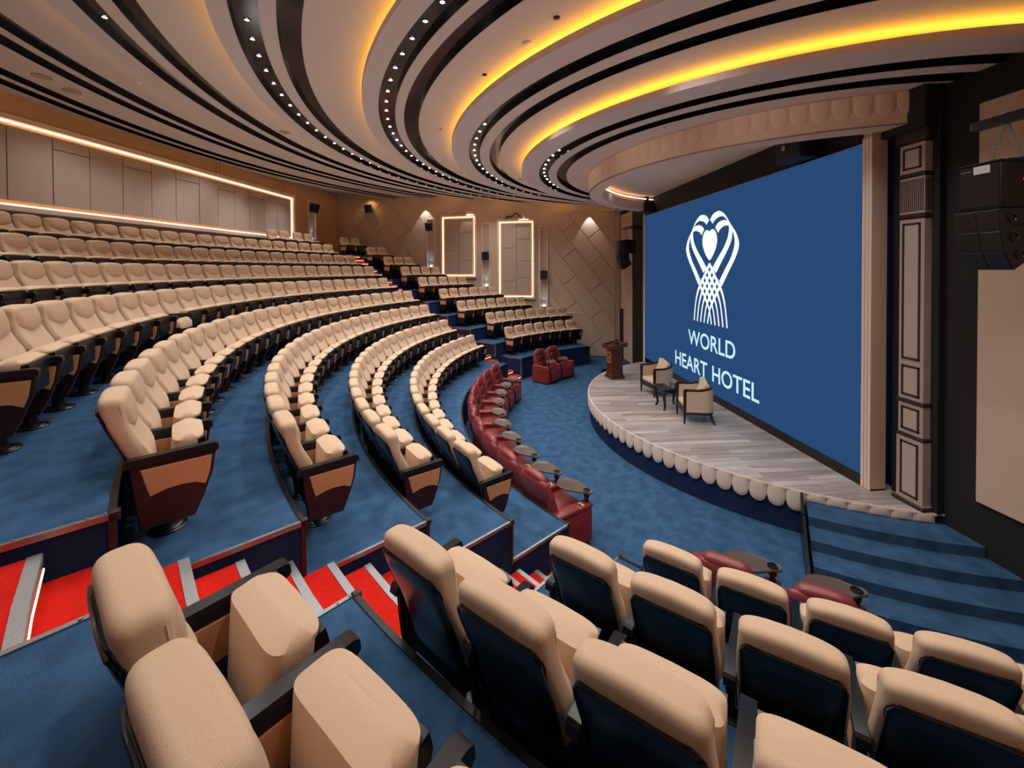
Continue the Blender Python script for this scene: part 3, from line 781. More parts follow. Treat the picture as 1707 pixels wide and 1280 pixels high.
# back wall
BT = wall_T((xc, yc), atan2(BACK0+4*BSL-yc, -4-xc))
BA = atan2(BACK0+4*BSL-yc, -4-xc)
def bs(x): return (xc-x)*sqrt(1+BSL*BSL)
def seam(u, v=300):
    w = CD+CR*((u-U0)/F)-CU*((v-V0)/F); k = -BSL; s = (BACK0+k*CP.x-CP.y)/(w.y-k*w.x); return (CP+w*s).x
fx0, fx1 = 8.36, -3.4
sv = sorted([bs(seam(u, v))-bs(fx0) for u, v in ((8, 300), (85, 300), (147, 300), (202, 310), (250, 320), (291, 330), (330, 340), (361, 345), (389, 350), (414, 350), (438, 350), (460, 350), (480, 350))])
lit_frame(BT, BA, bs(fx0), bs(-3.4), 5.06, 6.78, 'long glowing panelled frame along the back wall behind the top seats', seams_v=[q for q in sv if .3 < q < bs(-3.4)-bs(fx0)-.3]+[bs(-1.6)-bs(fx0)], cross=[(i, 1.35) for i in (0, 2, 4, 6, 8, 10)], crest=False, w=.11, led='warmled2', depth=.14)
niche(BT, BA, bs(10.05), bs(9.45), 5.1, 6.85, 'slim niche on the back wall near the corner')
wall_speaker(BT, BA, bs(9.7), 6.55, 'black wall speaker on the back wall niche near the corner', tilt=.3)
t = MB()
for x in (-.3+5.0, 4.55, 7.9, 8.85): t.box(bs(x)-.006, bs(x)+.006, .0, .004, 6.95, 7.6, T=BT)
trim(t, M['taupedk'])
# small cctv domes
for (x, y, z, lab) in ((11.6, 14.2, 7.62, 'small white camera dome in the far back ceiling corner'), (8.3, 1.9, 6.64, 'small white camera dome on the ceiling edge near the far stage corner')):
    t = MB(); t.lathe([(.001, -.09), (.04, -.075), (.055, -.04), (.05, -.0)], 16); o = tag(t.build('camera_dome', M['white'], None, smooth=60, loc=(x, y, z)), lab, 'camera')
# switch plate low on the side wall
t = MB(); t.box(-.04, .04, .036, .05, -.05, .05, b=.004, seg=1); t.lathe([(.03, 0), (.03, .01)], 12, T=Matrix.Translation((0, .05, 0)) @ Matrix.Rotation(-pi/2, 4, 'X'))
o = tag(t.build('wall_socket', M['blackpl']), 'small round black socket low on the side wall left of the lectern', 'socket'); o.location = wall_pt(FT, .45, .35); o.rotation_euler = (0, 0, FA)

# ------------------------------------------------------------------ auditorium seat
def sup(c, e): return (1 if c >= 0 else -1)*abs(c)**e
def prof_at(P, z):
    for (z0, y0), (z1, y1) in zip(P, P[1:]):
        if z0 <= z <= z1: return y0+(y1-y0)*(z-z0)/(z1-z0)
    return P[0][1] if z < P[0][0] else P[-1][1]
REAR = catmull([(.42, .15), (.55, .185), (.63, .21), (.77, .268), (.84, .297), (.91, .318), (1.0, .328), (1.06, .33)], 4)
FRONT = catmull([(.42, .05), (.50, .055), (.60, .075), (.68, .115), (.76, .148), (.84, .168), (.92, .178), (1.0, .19), (1.06, .2)], 4)
def backrest_mesh():
    mb = MB(); rings = []; n = 44
    zs = [.42+.535*i/18 for i in range(19)]
    top = [(.955+.042*sin(a), cos(a)) for a in (.25, .5, .75, .95, 1.15, 1.3, 1.42, 1.52)]
    def ring(z, sc=1., zc=None):
        zz = min(z, .98); yf, yr = prof_at(FRONT, zz), prof_at(REAR, zz); yc_ = (yf+yr)/2; hy = (yr-yf)/2
        w = .216+.016*sin(min(1, (zz-.42)/.5)*pi*.9)
        hw = w*(1-.17*(1-sc)**1.1) if sc < 1 else w; hy2 = hy*max(.02, 1-.55*(1-sc)**1.1) if sc < 1 else hy
        R = []
        for j in range(n):
            a = 2*pi*j/n; x = hw*sup(cos(a), .38); y = hy2*sup(sin(a), .5)
            fy = 0
            if sin(a) < 0:     # front: bolsters and lumbar
                g = abs(x)/w
                b = max(0, 1-abs(zz-.66)/.17)
                fy = -.024*b*max(0, (g-.45)/.55)*(1 if g < .95 else .3) + .008*max(0, 1-g*3)*b
                for gx in (0., .28): 
                    if abs(g-gx) < .05 and .5 < zz < .80: fy += .006
            crown = .022*(1-(x/w)**2)
            R.append((x, yc_+y+fy, z+crown*min(1, max(0, (z-.86)/.12))))
        return R
    for z in zs: rings.append(ring(z))
    for z, s in top: rings.append(ring(z, s))
    mb.loft(rings, cap=False); o = (len(rings)-1)*n
    mb.f.append(tuple(range(n))[::-1]); mb.mi.append(0)
    for j in range(n//2): mb.f.append((o+j, o+j+1, o+(n-j-1) % n, o+(n-j) % n)); mb.mi.append(0)
    return mb
def headrest_mesh():
    mb = MB(); cols, rows = 16, 8; V = []
    for i in range(rows+1):
        f = i/rows
        for j in range(cols+1):
            g = -1+2*j/cols
            zb = .77+.06*g*g; zt = .955+.018*(1-g*g)
            z = zb+(zt-zb)*f; hw = .221
            x = g*hw
            bul = .020*(1-abs(g)**6)*((1-(1-f)**8) if f < .4 else (1-((f-.4)/.6)**2))-.003-.030*abs(g)**8
            V.append((x, prof_at(FRONT, z)+.004-bul-.004, z))
    n = cols+1; nb = len(V)
    V2 = [(x*.97, prof_at(FRONT, z)+.05, z-.01) for x, y, z in V]
    F = [[i*n+j, i*n+j+1, (i+1)*n+j+1, (i+1)*n+j] for i in range(rows) for j in range(cols)]
    E = [j for j in range(n)]+[i*n+n-1 for i in range(1, rows+1)]+[rows*n+j for j in range(n-2, -1, -1)]+[i*n for i in range(rows-1, 0, -1)]
    mb.add(V+V2, F+[[nb+a for a in f[::-1]] for f in F]+[[E[i], E[(i+1) % len(E)], nb+E[(i+1) % len(E)], nb+E[i]] for i in range(len(E))])
    return mb
def shell_mesh():
    mb = MB(); rings = []; n = 36
    for i in range(21):
        f = i/20; z = .30+.62*f
        yr = prof_at(REAR, max(z, .42))-(.42-z)*.35 if z < .42 else prof_at(REAR, z)
        hw = .218*(1-.05*(1-f))
        if f > .9: hw *= sqrt(max(.05, 1-((f-.9)/.1)**2*.22))
        if f < .1: hw *= .93+.07*f/.1
        R = []
        for j in range(n):
            a = 2*pi*j/n; x = hw*sup(cos(a), .3); y = .016*sup(sin(a), .8)
            R.append((x, yr-.004+y-.022*(abs(x)/.218)**8, z))
        rings.append(R)
    # rounded top lip
    R = [(x*.93, y, z+.012) for x, y, z in rings[-1]]; rings.append(R)
    mb.loft(rings)
    # raised rim
    rim = []
    for i in range(9):
        z = .42+.46*i/8; rim.append((.208, prof_at(REAR, z)-.006, z))
    rim = rim+[(.190, prof_at(REAR, .92)+.004, .917), (.1, prof_at(REAR, .93)+.010, .930), (0, prof_at(REAR, .93)+.010, .932), (-.1, prof_at(REAR, .93)+.010, .930), (-.190, prof_at(REAR, .92)+.004, .917)]+[(-x, y, z) for x, y, z in rim[::-1]]
    mb.tube(rim, .006, 6)
    for sx in (-.19, .19): mb.lathe([(.012, 0), (.010, .004), (.001, .005)], 8, T=Matrix.Translation((sx, prof_at(REAR, .47)+.018, .46)) @ Matrix.Rotation(-pi/2-.3, 4, 'X'))
    return mb
def cushion_mesh(T=None):
    """tipped-up cushion: a thick block standing on edge (local x wide, y thick, z high)"""
    mb = MB(); rings = []; n = 36
    for i in range(15):
        f = i/14; z = .345+.34*f
        e = min(1, (1-abs(2*f-1))*5.5); e = sqrt(max(0, 1-(1-e)**2))
        hw = .218*(.86+.14*e); hy = .078*(.3+.7*e)*(.9+.25*f)
        yc_ = -.085-.035*f
        R = []
        for j in range(n):
            a = 2*pi*j/n; x = hw*sup(cos(a), .35); y = hy*sup(sin(a), .5)
            R.append((x, yc_+y, z+.018*(1-(x/.225)**2)*(f-.3)))
        rings.append(R)
    mb.loft(rings, T=T); return mb
def pan_mesh(T=None):
    mb = MB(); mb.prism([(-.155, .345), (-.135, .33), (-.12, .40), (-.165, .645), (-.205, .655), (-.218, .60)], -.212, .212, 'x', T=T)
    mb.box(-.15, .15, -.222, -.18, .42, .54, b=.008, seg=1, T=T)
    return mb
def arm_mesh(sx):
    mb = MB(); x = sx*.28
    mb.prism([(.21, .575), (.20, .612), (.185, .625), (-.255, .632), (-.275, .622), (-.28, .585), (-.265, .572)], x-.029, x+.029, 'x')
    mb.box(x-.033, x+.033, -.24, .12, .588, .592)
    return mb
def bev_prism(mb, pts, x0, x1, inset=.008):
    c = (sum(p[0] for p in pts)/len(pts), sum(p[1] for p in pts)/len(pts))
    def sh(k): return [(p[0]+(c[0]-p[0])*k, p[1]+(c[1]-p[1])*k) for p in pts]
    s1 = sh(inset*5)
    rings = [[(x0, *p) for p in s1], [(x0+(.006 if x1 > x0 else -.006), *p) for p in pts], [(x1-(.006 if x1 > x0 else -.006), *p) for p in pts], [(x1, *p) for p in s1]]
    mb.loft(rings)
def panel_mesh(sx):
    mb = MB(); x = sx*.28
    bev_prism(mb, [(.175, .575), (.165, .44), (.13, .17), (-.145, .17), (-.20, .30), (-.245, .44), (-.262, .575)], x-.022, x+.022)
    return mb
def inset_mesh(sx):
    mb = MB(); x = sx*.28
    top = [(.125, .552), (.105, .46), (.082, .372)]
    arc = [(.0, .396), (-.08, .400), (-.15, .392), (-.205, .365)]
    bev_prism(mb, top+arc+[(-.228, .44), (-.242, .552)], x-.027, x+.027)
    return mb
def pedestal_mesh():
    mb = MB()
    mb.lathe([(.001, 0), (.11, .0), (.115, .01), (.105, .018), (.09, .018), (.08, .026), (.05, .03), (.042, .06), (.04, .22), (.06, .30), (.001, .30)], 24)
    mb.box(-.27, .27, -.035, .055, .20, .26, b=.01, seg=1)
    mb.box(-.2, .2, .03, .14, .26, .40, b=.02, seg=1)
    return mb
def seat_proto(right=False, left=True, down=False):
    r = empty('auditorium_seat', (0, 0, 0))
    b = PM['back'].copy() if False else None
    o = bpy.data.objects.new('backrest', PM['back']); COL.objects.link(o); o.parent = r
    h = bpy.data.objects.new('headrest', PM['head']); COL.objects.link(h); h.parent = o
    def add(nm, me, par=r, lab=None):
        q = bpy.data.objects.new(nm, me); COL.objects.link(q); q.parent = par
        if lab: q['label'] = lab
        return q
    add('back_shell', PM['shell'], r, 'glossy black back shell')
    s = add('seat_cushion', PM['cush_down' if down else 'cush'])
    add('seat_pan', PM['pan_down' if down else 'pan'], s)
    add('pedestal', PM['ped'], r)
    for sx, k in ((-1, left), (1, right)):
        if not k: continue
        nm = 'l' if sx < 0 else 'r'
        a = add('armrest', PM['arm'+nm], r, 'black armrest')
        p = add('side_panel', PM['pan'+nm], r)
        add('fabric_inset', PM['ins'+nm], p)
    return r
PM = {}
def reg(key, mb, m, smooth=35):
    o = mb.build('m_'+key, m, None, smooth=smooth); PM[key] = o.data; bpy.data.objects.remove(o)
reg('back', backrest_mesh(), M['fabric'], 50); reg('head', headrest_mesh(), M['headfab'], 50); reg('shell', shell_mesh(), M['shell'], 50)
reg('cush', cushion_mesh(), M['fabric'], 50); reg('pan', pan_mesh(), M['blackpl'], 30); reg('ped', pedestal_mesh(), M['blackpl'], 35)
TD = Matrix.Translation((0, .02, .43)) @ Matrix.Rotation(math.radians(68), 4, 'X') @ Matrix.Translation((0, .08, -.38))
reg('cush_down', cushion_mesh(TD), M['fabric'], 50); reg('pan_down', pan_mesh(TD), M['blackpl'], 30)
for sx, nm in ((-1, 'l'), (1, 'r')):
    reg('arm'+nm, arm_mesh(sx), M['blackpl'], 30); reg('pan'+nm, panel_mesh(sx), M['brown'], 30); reg('ins'+nm, inset_mesh(sx), M['sidefab'], 30)
proto = {}
def place_seat(kind, x, y, z, th, label, group):
    if kind not in proto:
        proto[kind] = o = seat_proto(right='R' in kind, left=True, down='D' in kind)
    else: o = copy_tree(proto[kind])
    o.location = (x, y, z); o.rotation_euler = (0, 0, -th)
    tag(o, label, 'auditorium seat', group); return o
SO = .28
def seat_at(R, th, z, kind, label, group):
    r = R-SO; return place_seat(kind, r*sin(th), r*cos(th), z, th, label, group)
SW = .56
centre = [(.499, 17), (.494, 19), (.520, 22), (.550, 25), (.530, 25), (.549, 24), (.546, 23), (.529, 21)]
NEAR_TH = [-.552, -.562, -.597, -.618]
for k, (a, n) in enumerate(centre):
    stp = SW/RK[k]
    if k < 4: stp = (a-NEAR_TH[k])/(n-1)
    for i in range(n):
        th = a-i*stp
        kind = 'R' if i == 0 else 'N'
        if k == 4 and i == 17: kind = 'ND'
        lab = 'beige tip-up seat, centre block, %s row from stage, %s from the far aisle' % (ORD[k], ORD[i])
        if kind == 'ND': lab = 'beige seat folded down among tipped-up ones, left side of the fifth centre row'
        seat_at(RK[k], th, FL[k], kind, lab, 'centre block seats, %s row' % ORD[k])
farb = [(.778, 7), (.782, 8), (.722, 7), (.722, 6), (.70, 5), (.692, 4), (.682, 3), (.672, 2)]
for k, (a, n) in enumerate(farb):
    for i in range(n):
        th = a+i*SW/RK[k]
        kind = 'R' if i == n-1 else 'N'
        seat_at(RK[k], th, FL[k], kind, 'beige tip-up seat, far side block, %s row from stage, %s from the aisle' % (ORD[k], ORD[i]), 'far block seats, %s row' % ORD[k])
nearb = [(-.865, 6), (-.836, 6), (-.803, 5), (-.806, 3)]
for k, (a, n) in enumerate(nearb):
    for i in range(n):
        th = a-i*SW/RK[k]*(.98)
        kind = 'R' if i == 0 else 'N'
        seat_at(RK[k], th, FL[k]+NDZ[k], kind, 'beige tip-up seat, foreground near block, %s row from stage, %s from the aisle' % (ORD[k], ORD[i]), 'foreground seats, %s row' % ORD[k])
# back row seats against the wall
r9 = [(6.25, 14.85), (6.82, 14.68), (7.52, 14.48), (8.10, 14.30), (9.95, 13.45), (10.42, 13.12)]
for i, (x, y) in enumerate(r9):
    th = atan2(x, y); th = .25 if i < 4 else .55
    lab = 'orange-lit seat in the short last row before the back wall, %s from left' % ORD[i] if i < 4 else 'orange-lit seat at the top of the far aisle, %s of the pair' % ('left' if i == 4 else 'right')
    place_seat('R' if i in (3, 5) else 'N', x-sin(th)*SO, y-cos(th)*SO, FL[8], th, lab, 'seats in the last row')

# ------------------------------------------------------------------ red leather recliners
def pillow(mb, cx_, cy_, cz, hx, hy, hz, e=.45, n=24, m=10, T=None):
    rings = []
    for i in range(m+1):
        f = -1+2*i/m; s = (1-abs(f)**4)**.5 if abs(f) < 1 else .05
        s = max(s, .06)
        rings.append([(cx_+hx*f, cy_+hy*s*sup(cos(2*pi*j/n), e+.3), cz+hz*s*sup(sin(2*pi*j/n), e+.3)) for j in range(n)])
    mb.loft(rings, T=T)
rec = {}
_MB = MB
def recliner_proto(ends):
    r = empty('recliner', (0, 0, 0)); w = .355; K = Matrix.Diagonal((1, 1, 1.17, 1))
    def MB():
        q = _MB(); ob = q.build
        def bld(*a, **k):
            q.v = [tuple(K @ Vector(p)) for p in q.v]; return ob(*a, **k)
        q.build = bld; return q
    t = MB(); t.box(-w+.11, w-.11, -.36, .30, .03, .30, b=.02, seg=2); t.build('base', M['leatherdk'], r, smooth=35)
    t = MB(); t.box(-w+.10, w-.10, -.385, .14, .29, .43, b=.05, seg=4); t.box(-w+.12, w-.12, -.41, -.36, .08, .36, b=.022, seg=3)
    t.build('seat_cushion', M['leather'], r, smooth=50)
    # backrest: three rolls leaning back
    T = Matrix.Translation((0, .16, .38)) @ Matrix.Rotation(-.30, 4, 'X')
    t = MB(); pts = [(.0, .0), (.13, -.03), (.19, .12), (.17, .45), (.10, .56), (.03, .5), (.01, .25)]
    rings = []
    for i in range(13):
        g = -1+2*i/12; s = 1-.10*abs(g)**4; sh = -.06*abs(g)**5
        rings.append([((w-.055)*g*1.0, (p[0]-.09)*s+.09-.025*abs(g)**3, p[1]*(1)+sh*(p[1] > .3)) for p in catmull(pts, 4, True)])
    t.loft(rings, T=T); bk = t.build('backrest', M['leather'], r, smooth=60)
    t = MB(); pillow(t, 0, .045, .50, .245, .075, .095, T=T); hp_ = t.build('head_pillow', M['leather'], bk, smooth=60)
    t = MB(); pillow(t, 0, -.005, .30, .21, .035, .10, T=T); pillow(t, 0, -.01, .13, .21, .04, .09, T=T); t.build('back_roll', M['leatherdk'], bk, smooth=60)
    # arms (one on the -x side, both when at the end)
    for sx in ends:
        x = sx*w; t = MB()
        t.box(x-.075, x+.075, -.36, .34, .03, .46, b=.03, seg=2); a = t.build('armrest', M['leatherside'], r, smooth=40)
        t = MB(); t.box(x-.082, x+.082, -.10, .34, .455, .51, b=.022, seg=3); t.box(x-.082, x+.082, -.37, -.105, .452, .50, b=.018, seg=3); t.build('arm_pad', M['leather'], a, smooth=50)
    # swivel tray on the near arm
    t = MB(); t.lathe([(.028, .0), (.028, .10), (.045, .11), (.045, .125)], 16, (-w, -.31, .49)); tr_p = [(-.07, -.055), (.0, -.075), (.12, -.14), (.28, -.165), (.42, -.12), (.48, .0), (.42, .12), (.28, .165), (.12, .12), (.0, .065), (-.07, .045), (-.095, 0)]
    po = t.build('tray_post', M['blackpl'], r, smooth=40)
    P = catmull(tr_p, 5, True); Ta = Matrix.Translation((-w, -.31, .615)) @ Matrix.Rotation(.28, 4, 'Z')
    t = MB(); n = len(P)
    def sc_(k): return [(.2+(p[0]-.2)*k, p[1]*k) for p in P]
    t.loft([[(x, y, 0) for x, y in sc_(.94)], [(x, y, .006) for x, y in sc_(1)], [(x, y, .022) for x, y in sc_(1)], [(x, y, .026) for x, y in sc_(.97)], [(x, y, .020) for x, y in sc_(.93)]], T=Ta)
    tr = t.build('tray', M['tray'], r, smooth=35)
    t = MB(); t.lathe([(.052, .021), (.052, .028), (.044, .029), (.042, -.05), (.001, -.05)], 20, T=Ta); t.build('cup_holder', M['blackpl'], tr, smooth=35)
    return r
def place_recliner(R, th, ends, label, group, z=FLOOR):
    if ends not in rec: rec[ends] = o = recliner_proto(ends)
    else: o = copy_tree(rec[ends])
    o.location = (R*sin(th), R*cos(th), z); o.rotation_euler = (0, 0, -th); tag(o, label, 'recliner', group); return o
rt = [.382, .282, .175, .068, -.043, -.145, -.250, -.352, -.453, -.552]
recs = []
for i, th in enumerate(rt):
    R = 6.84+.02*i
    o = place_recliner(R, th, (-1, 1) if i == 0 else (-1,), 'dark red leather recliner with grey tray, centre front row, %s from the far aisle' % ORD[i], 'red recliners in the centre front row'); recs.append(o)
fp = [place_recliner(6.68, .775, (-1,), 'red leather recliner with cherry side, nearer of the pair before the far block', 'far pair of red recliners'),
      place_recliner(6.68, .775+.72/6.68, (-1, 1), 'red leather recliner, one closer to the stage in the pair before far block', 'far pair of red recliners')]
for i, th in enumerate((-.895, -1.0)):
    place_recliner(7.03, th, (-1, 1) if i == 0 else (-1,), 'red recliner with grey tray partly hidden behind foreground seats, %s one' % ('left' if i == 0 else 'right'), 'red recliners before the near block')
# quilted side panel on the near end recliner, cherry side on the far pair
def side_cover(o, quilt):
    w = .355
    t = MB(); x = -w-.075
    if quilt:
        t.box(x-.006, x+.002, -.27, .26, .08, .42, b=.003, seg=1)
        q = t.build('quilted_panel', M['leatherside'], o)
        g = MB()
        nx, nz = 10, 6; dx, dz = .53/nx, .34/nz
        for i in range(nx):
            for j in range(nz):
                for (oy, oz) in ((0, 0), (.5, .5)):
                    cy_ = -.27+(i+.5+oy)*dx; cz = .08+(j+.5+oz)*dz
                    if cy_+dx/2 > .262 or cz+dz/2 > .422: continue
                    g.add([(x-.007, cy_-dx/2, cz), (x-.007, cy_, cz-dz/2), (x-.007, cy_+dx/2, cz), (x-.007, cy_, cz+dz/2), (x-.016, cy_, cz)], [[0, 1, 4], [1, 2, 4], [2, 3, 4], [3, 0, 4]])
        g.build('quilting', M['leatherside'], q)
    else:
        t.box(x-.01, x+.002, -.30, .33, .04, .51, b=.004, seg=1); q = t.build('wood_panel', M['cherry'], o)
        g = MB()
        for (a, b, c, d) in ((-.24, .27, .42, .426), (-.24, .27, .10, .106), (-.24, -.234, .10, .426), (.264, .27, .10, .426)): g.box(x-.013, x-.009, a, b, c, d)
        g.build('inlay', M['brown'], q)
side_cover(recs[-1], True); side_cover(fp[0], False)
# white seat numbers printed on the near arms
for o in recs[-3:]:
    nu = text_obj('2', 0, 1, 0, 1, M['num'], 'seat_number')
    for v in nu.data.vertices: v.co = Vector((-.355+(v.co.z-.5)*.085, -.20-(v.co.x-.5)*.06, .5885))
    nu.parent = o; nu['label'] = 'white printed seat number'

# ------------------------------------------------------------------ stage furniture
r = empty('lectern', (2.50, 3.06, .45), math.radians(12), 'dark wooden lectern with brass plaque at the far end of the stage', 'lectern')
t = MB(); t.box(-.26, .26, -.27, .27, 0, .06, b=.01, seg=1); t.box(-.235, .235, -.245, .245, .06, .12, b=.015, seg=1); t.build('plinth', M['lectern'], r)
t = MB(); t.prism([(-.22, .12), (.22, .12), (.20, .92), (-.20, 1.02)], -.20, .20, 'x'); t.build('body', M['lectern'], r)
t = MB(); t.prism([(-.30, 1.02), (.27, .90), (.27, .93), (-.30, 1.06)], -.32, .32, 'x'); t.build('reading_top', M['lectern'], r)
for sx in (-1, 1):
    t = MB(); t.prism([(-.33, .98), (-.33, 1.10), (.30, .99), (.30, .88)], sx*.32-.02, sx*.32+.02, 'x'); t.build('side_rail', M['lectern'], r)
t = MB(); t.box(-.32, .32, .27, .30, .88, 1.0, b=.004, seg=1); t.build('front_rail', M['lectern'], r)
t = MB(); t.box(-.15, .15, .212, .228, .46, .84); t.build('plaque', M['gold'], r)
t = MB(); t.lathe([(.05, 0), (.05, .01), (.001, .014)], 20, T=Matrix.Translation((0, .228, .70)) @ Matrix.Rotation(-pi/2, 4, 'X')); t.box(-.08, .08, .228, .234, .54, .57); t.build('emblem', M['lectern'], r)
r.scale = (.84, .84, 1)
t = MB(); t.box(-.14, .10, -.12, .02, 1.045, 1.07, b=.004, seg=1); t.tube([(.1, -.15, 1.08), (.12, -.13, 1.2), (.12, -.03, 1.3)], .006, 6); t.build('microphone', M['blackpl'], r)

def tub_chair(name, loc, rz, label):
    r = empty(name, loc, rz, label, 'armchair', 'pair of cream armchairs on the stage')
    W, D = .32, .30
    def U(k, front=-.30):
        P = [(-W*k, front), (-W*k, -.1), (-W*k, .12), (-W*k*.86, .24), (-W*k*.5, .31*k), (0, .325*k), (W*k*.5, .31*k), (W*k*.86, .24), (W*k, .12), (W*k, -.1), (W*k, front)]
        return catmull(P, 4)
    o, i = U(1.), U(.86)
    def zt(p): return .70+.06*max(0, p[1])/.3
    t = MB(); rings = []
    for a, b in zip(o, i):
        rings.append([(a[0], a[1], .24), (a[0], a[1], zt(a)), (b[0], b[1], zt(a)), (b[0], b[1], .24)])
    t.loft(rings); t.build('upholstered_back', M['cream'], r, smooth=50)
    t = MB(); mid = [((a[0]+b[0])/2, (a[1]+b[1])/2) for a, b in zip(o, i)]
    t.loft([[(a[0]*1.02, a[1]*1.02-.006*0, zt(a)-.005), (a[0]*1.02, a[1]*1.02, zt(a)+.03), (b[0]*.98, b[1]*.98, zt(a)+.03), (b[0]*.98, b[1]*.98, zt(a)-.005)] for a, b in zip(o, i)])
    t.build('top_rail', M['dkwood'], r, smooth=40)
    t = MB(); t.box(-W*.9, W*.9, -.30, .24, .30, .42, b=.04, seg=3); t.build('seat_cushion', M['cream'], r, smooth=50)
    t = MB(); t.loft([[(a[0]*1.01, a[1]*1.01, .20), (a[0]*1.01, a[1]*1.01, .25), (b[0]*.97, b[1]*.97, .25), (b[0]*.97, b[1]*.97, .20)] for a, b in zip(o, i)]); t.box(-W, W, -.32, -.28, .20, .31, b=.006, seg=1); t.box(-W*.95, W*.95, -.28, .2, .2, .24)
    t.build('frame', M['dkwood'], r, smooth=40)
    for sx in (-1, 1):
        t = MB(); t.tube([(sx*(W-.02), -.30, .72), (sx*(W-.02), -.305, .3), (sx*(W-.02), -.31, 0)], [.036, .034, .018], 8); t.build('leg', M['dkwood'], r, smooth=50)
        t = MB(); t.tube([(sx*(W-.06), .22, .22), (sx*(W-.04), .25, .1), (sx*(W-.01), .30, 0)], [.034, .026, .018], 8); t.build('leg', M['dkwood'], r, smooth=50)
    T = Matrix.Translation((0, .13, .66)) @ Matrix.Rotation(-.28, 4, 'X') @ Matrix.Rotation(.22, 4, 'Y') @ Matrix.Scale(1.15, 4)
    t = MB(); R = []; n = 28
    for f in (-1, -.8, -.4, 0, .4, .8, 1):
        s = sqrt(max(.0, 1-f*f))**.6
        R.append([(.2*(.9+.1*s)*sup(cos(2*pi*j/n), .45), .07*f*(1-.75*max(abs(cos(2*pi*j/n)), abs(sin(2*pi*j/n)))**6), .2*(.9+.1*s)*sup(sin(2*pi*j/n), .45)) for j in range(n)])
    t.loft(R, T=T); p = t.build('throw_pillow', M['cream'], None, smooth=60)
    p.matrix_world = r.matrix_world.copy(); p.location = loc; p.rotation_euler = (0, 0, rz)
    tag(p, 'square beige throw pillow in the '+('far' if loc[0] > 0 else 'near')+' stage armchair', 'pillow', 'throw pillows on stage armchairs')
    return r
tub_chair('armchair', (.86, 2.42, .45), math.radians(180+10), 'cream tub armchair with dark wood frame on stage, farther one beside lectern')
tub_chair('armchair', (-1.02, 2.40, .45), math.radians(180-12), 'cream tub armchair with dark wood frame on stage, nearer the camera, right of table')

r = empty('side_table', (-.22, 2.62, .45), 0, 'black carved side table with curved legs between the stage armchairs', 'side table')
t = MB(); t.box(-.27, .27, -.27, .27, .47, .50, b=.008, seg=1); t.box(-.25, .25, -.25, .25, .455, .47); t.build('table_top', M['dkwood'], r)
t = MB()
for a in (0, 1, 2, 3):
    P = catmull([(-.22, 0), (-.2, -.05), (-.1, -.035), (0, -.07), (.1, -.035), (.2, -.05), (.22, 0)], 4); P = [(x, .455+z) for x, z in P]
    t.prism(P, .215, .235, 'y', T=Matrix.Rotation(a*pi/2, 4, 'Z'))
t.build('carved_apron', M['dkwood'], r, smooth=40)
for sx in (-1, 1):
    for sy in (-1, 1):
        t = MB(); P = catmull([(.215, .46), (.245, .38), (.22, .25), (.195, .1), (.215, .02), (.225, 0)], 4)
        t.tube([(sx*a, sy*a, z) for a, z in P], [.042, .044, .046, .048, .047, .043, .04, .038, .035, .033, .031, .029, .028, .027, .026, .026, .027, .03, .032, .032, .03][:len(P)], 8); t.build('leg', M['dkwood'], r, smooth=50)
for (x, y, h, rr, lab) in ((.10, .02, .17, .035, 'clear glass decanter on the side table, tallest and farthest'), (-.03, .03, .11, .045, 'clear glass jug on the side table, middle of three'), (-.14, -.02, .11, .036, 'clear drinking glass on the side table, nearest the camera')):
    t = MB(); t.lathe([(rr*.8, 0), (rr, .01), (rr, h*.5), (rr*.6, h*.75), (rr*.62, h), (rr*.52, h), (rr*.5, h*.76), (rr*.86, h*.5), (rr*.86, .02), (.001, .02)], 18, (0, 0, 0))
    tag(t.build('glass_bottle', M['glass'], None, smooth=50, loc=(-.22+x, 2.62+y, .952)), lab, 'glassware', 'glassware on the side table')

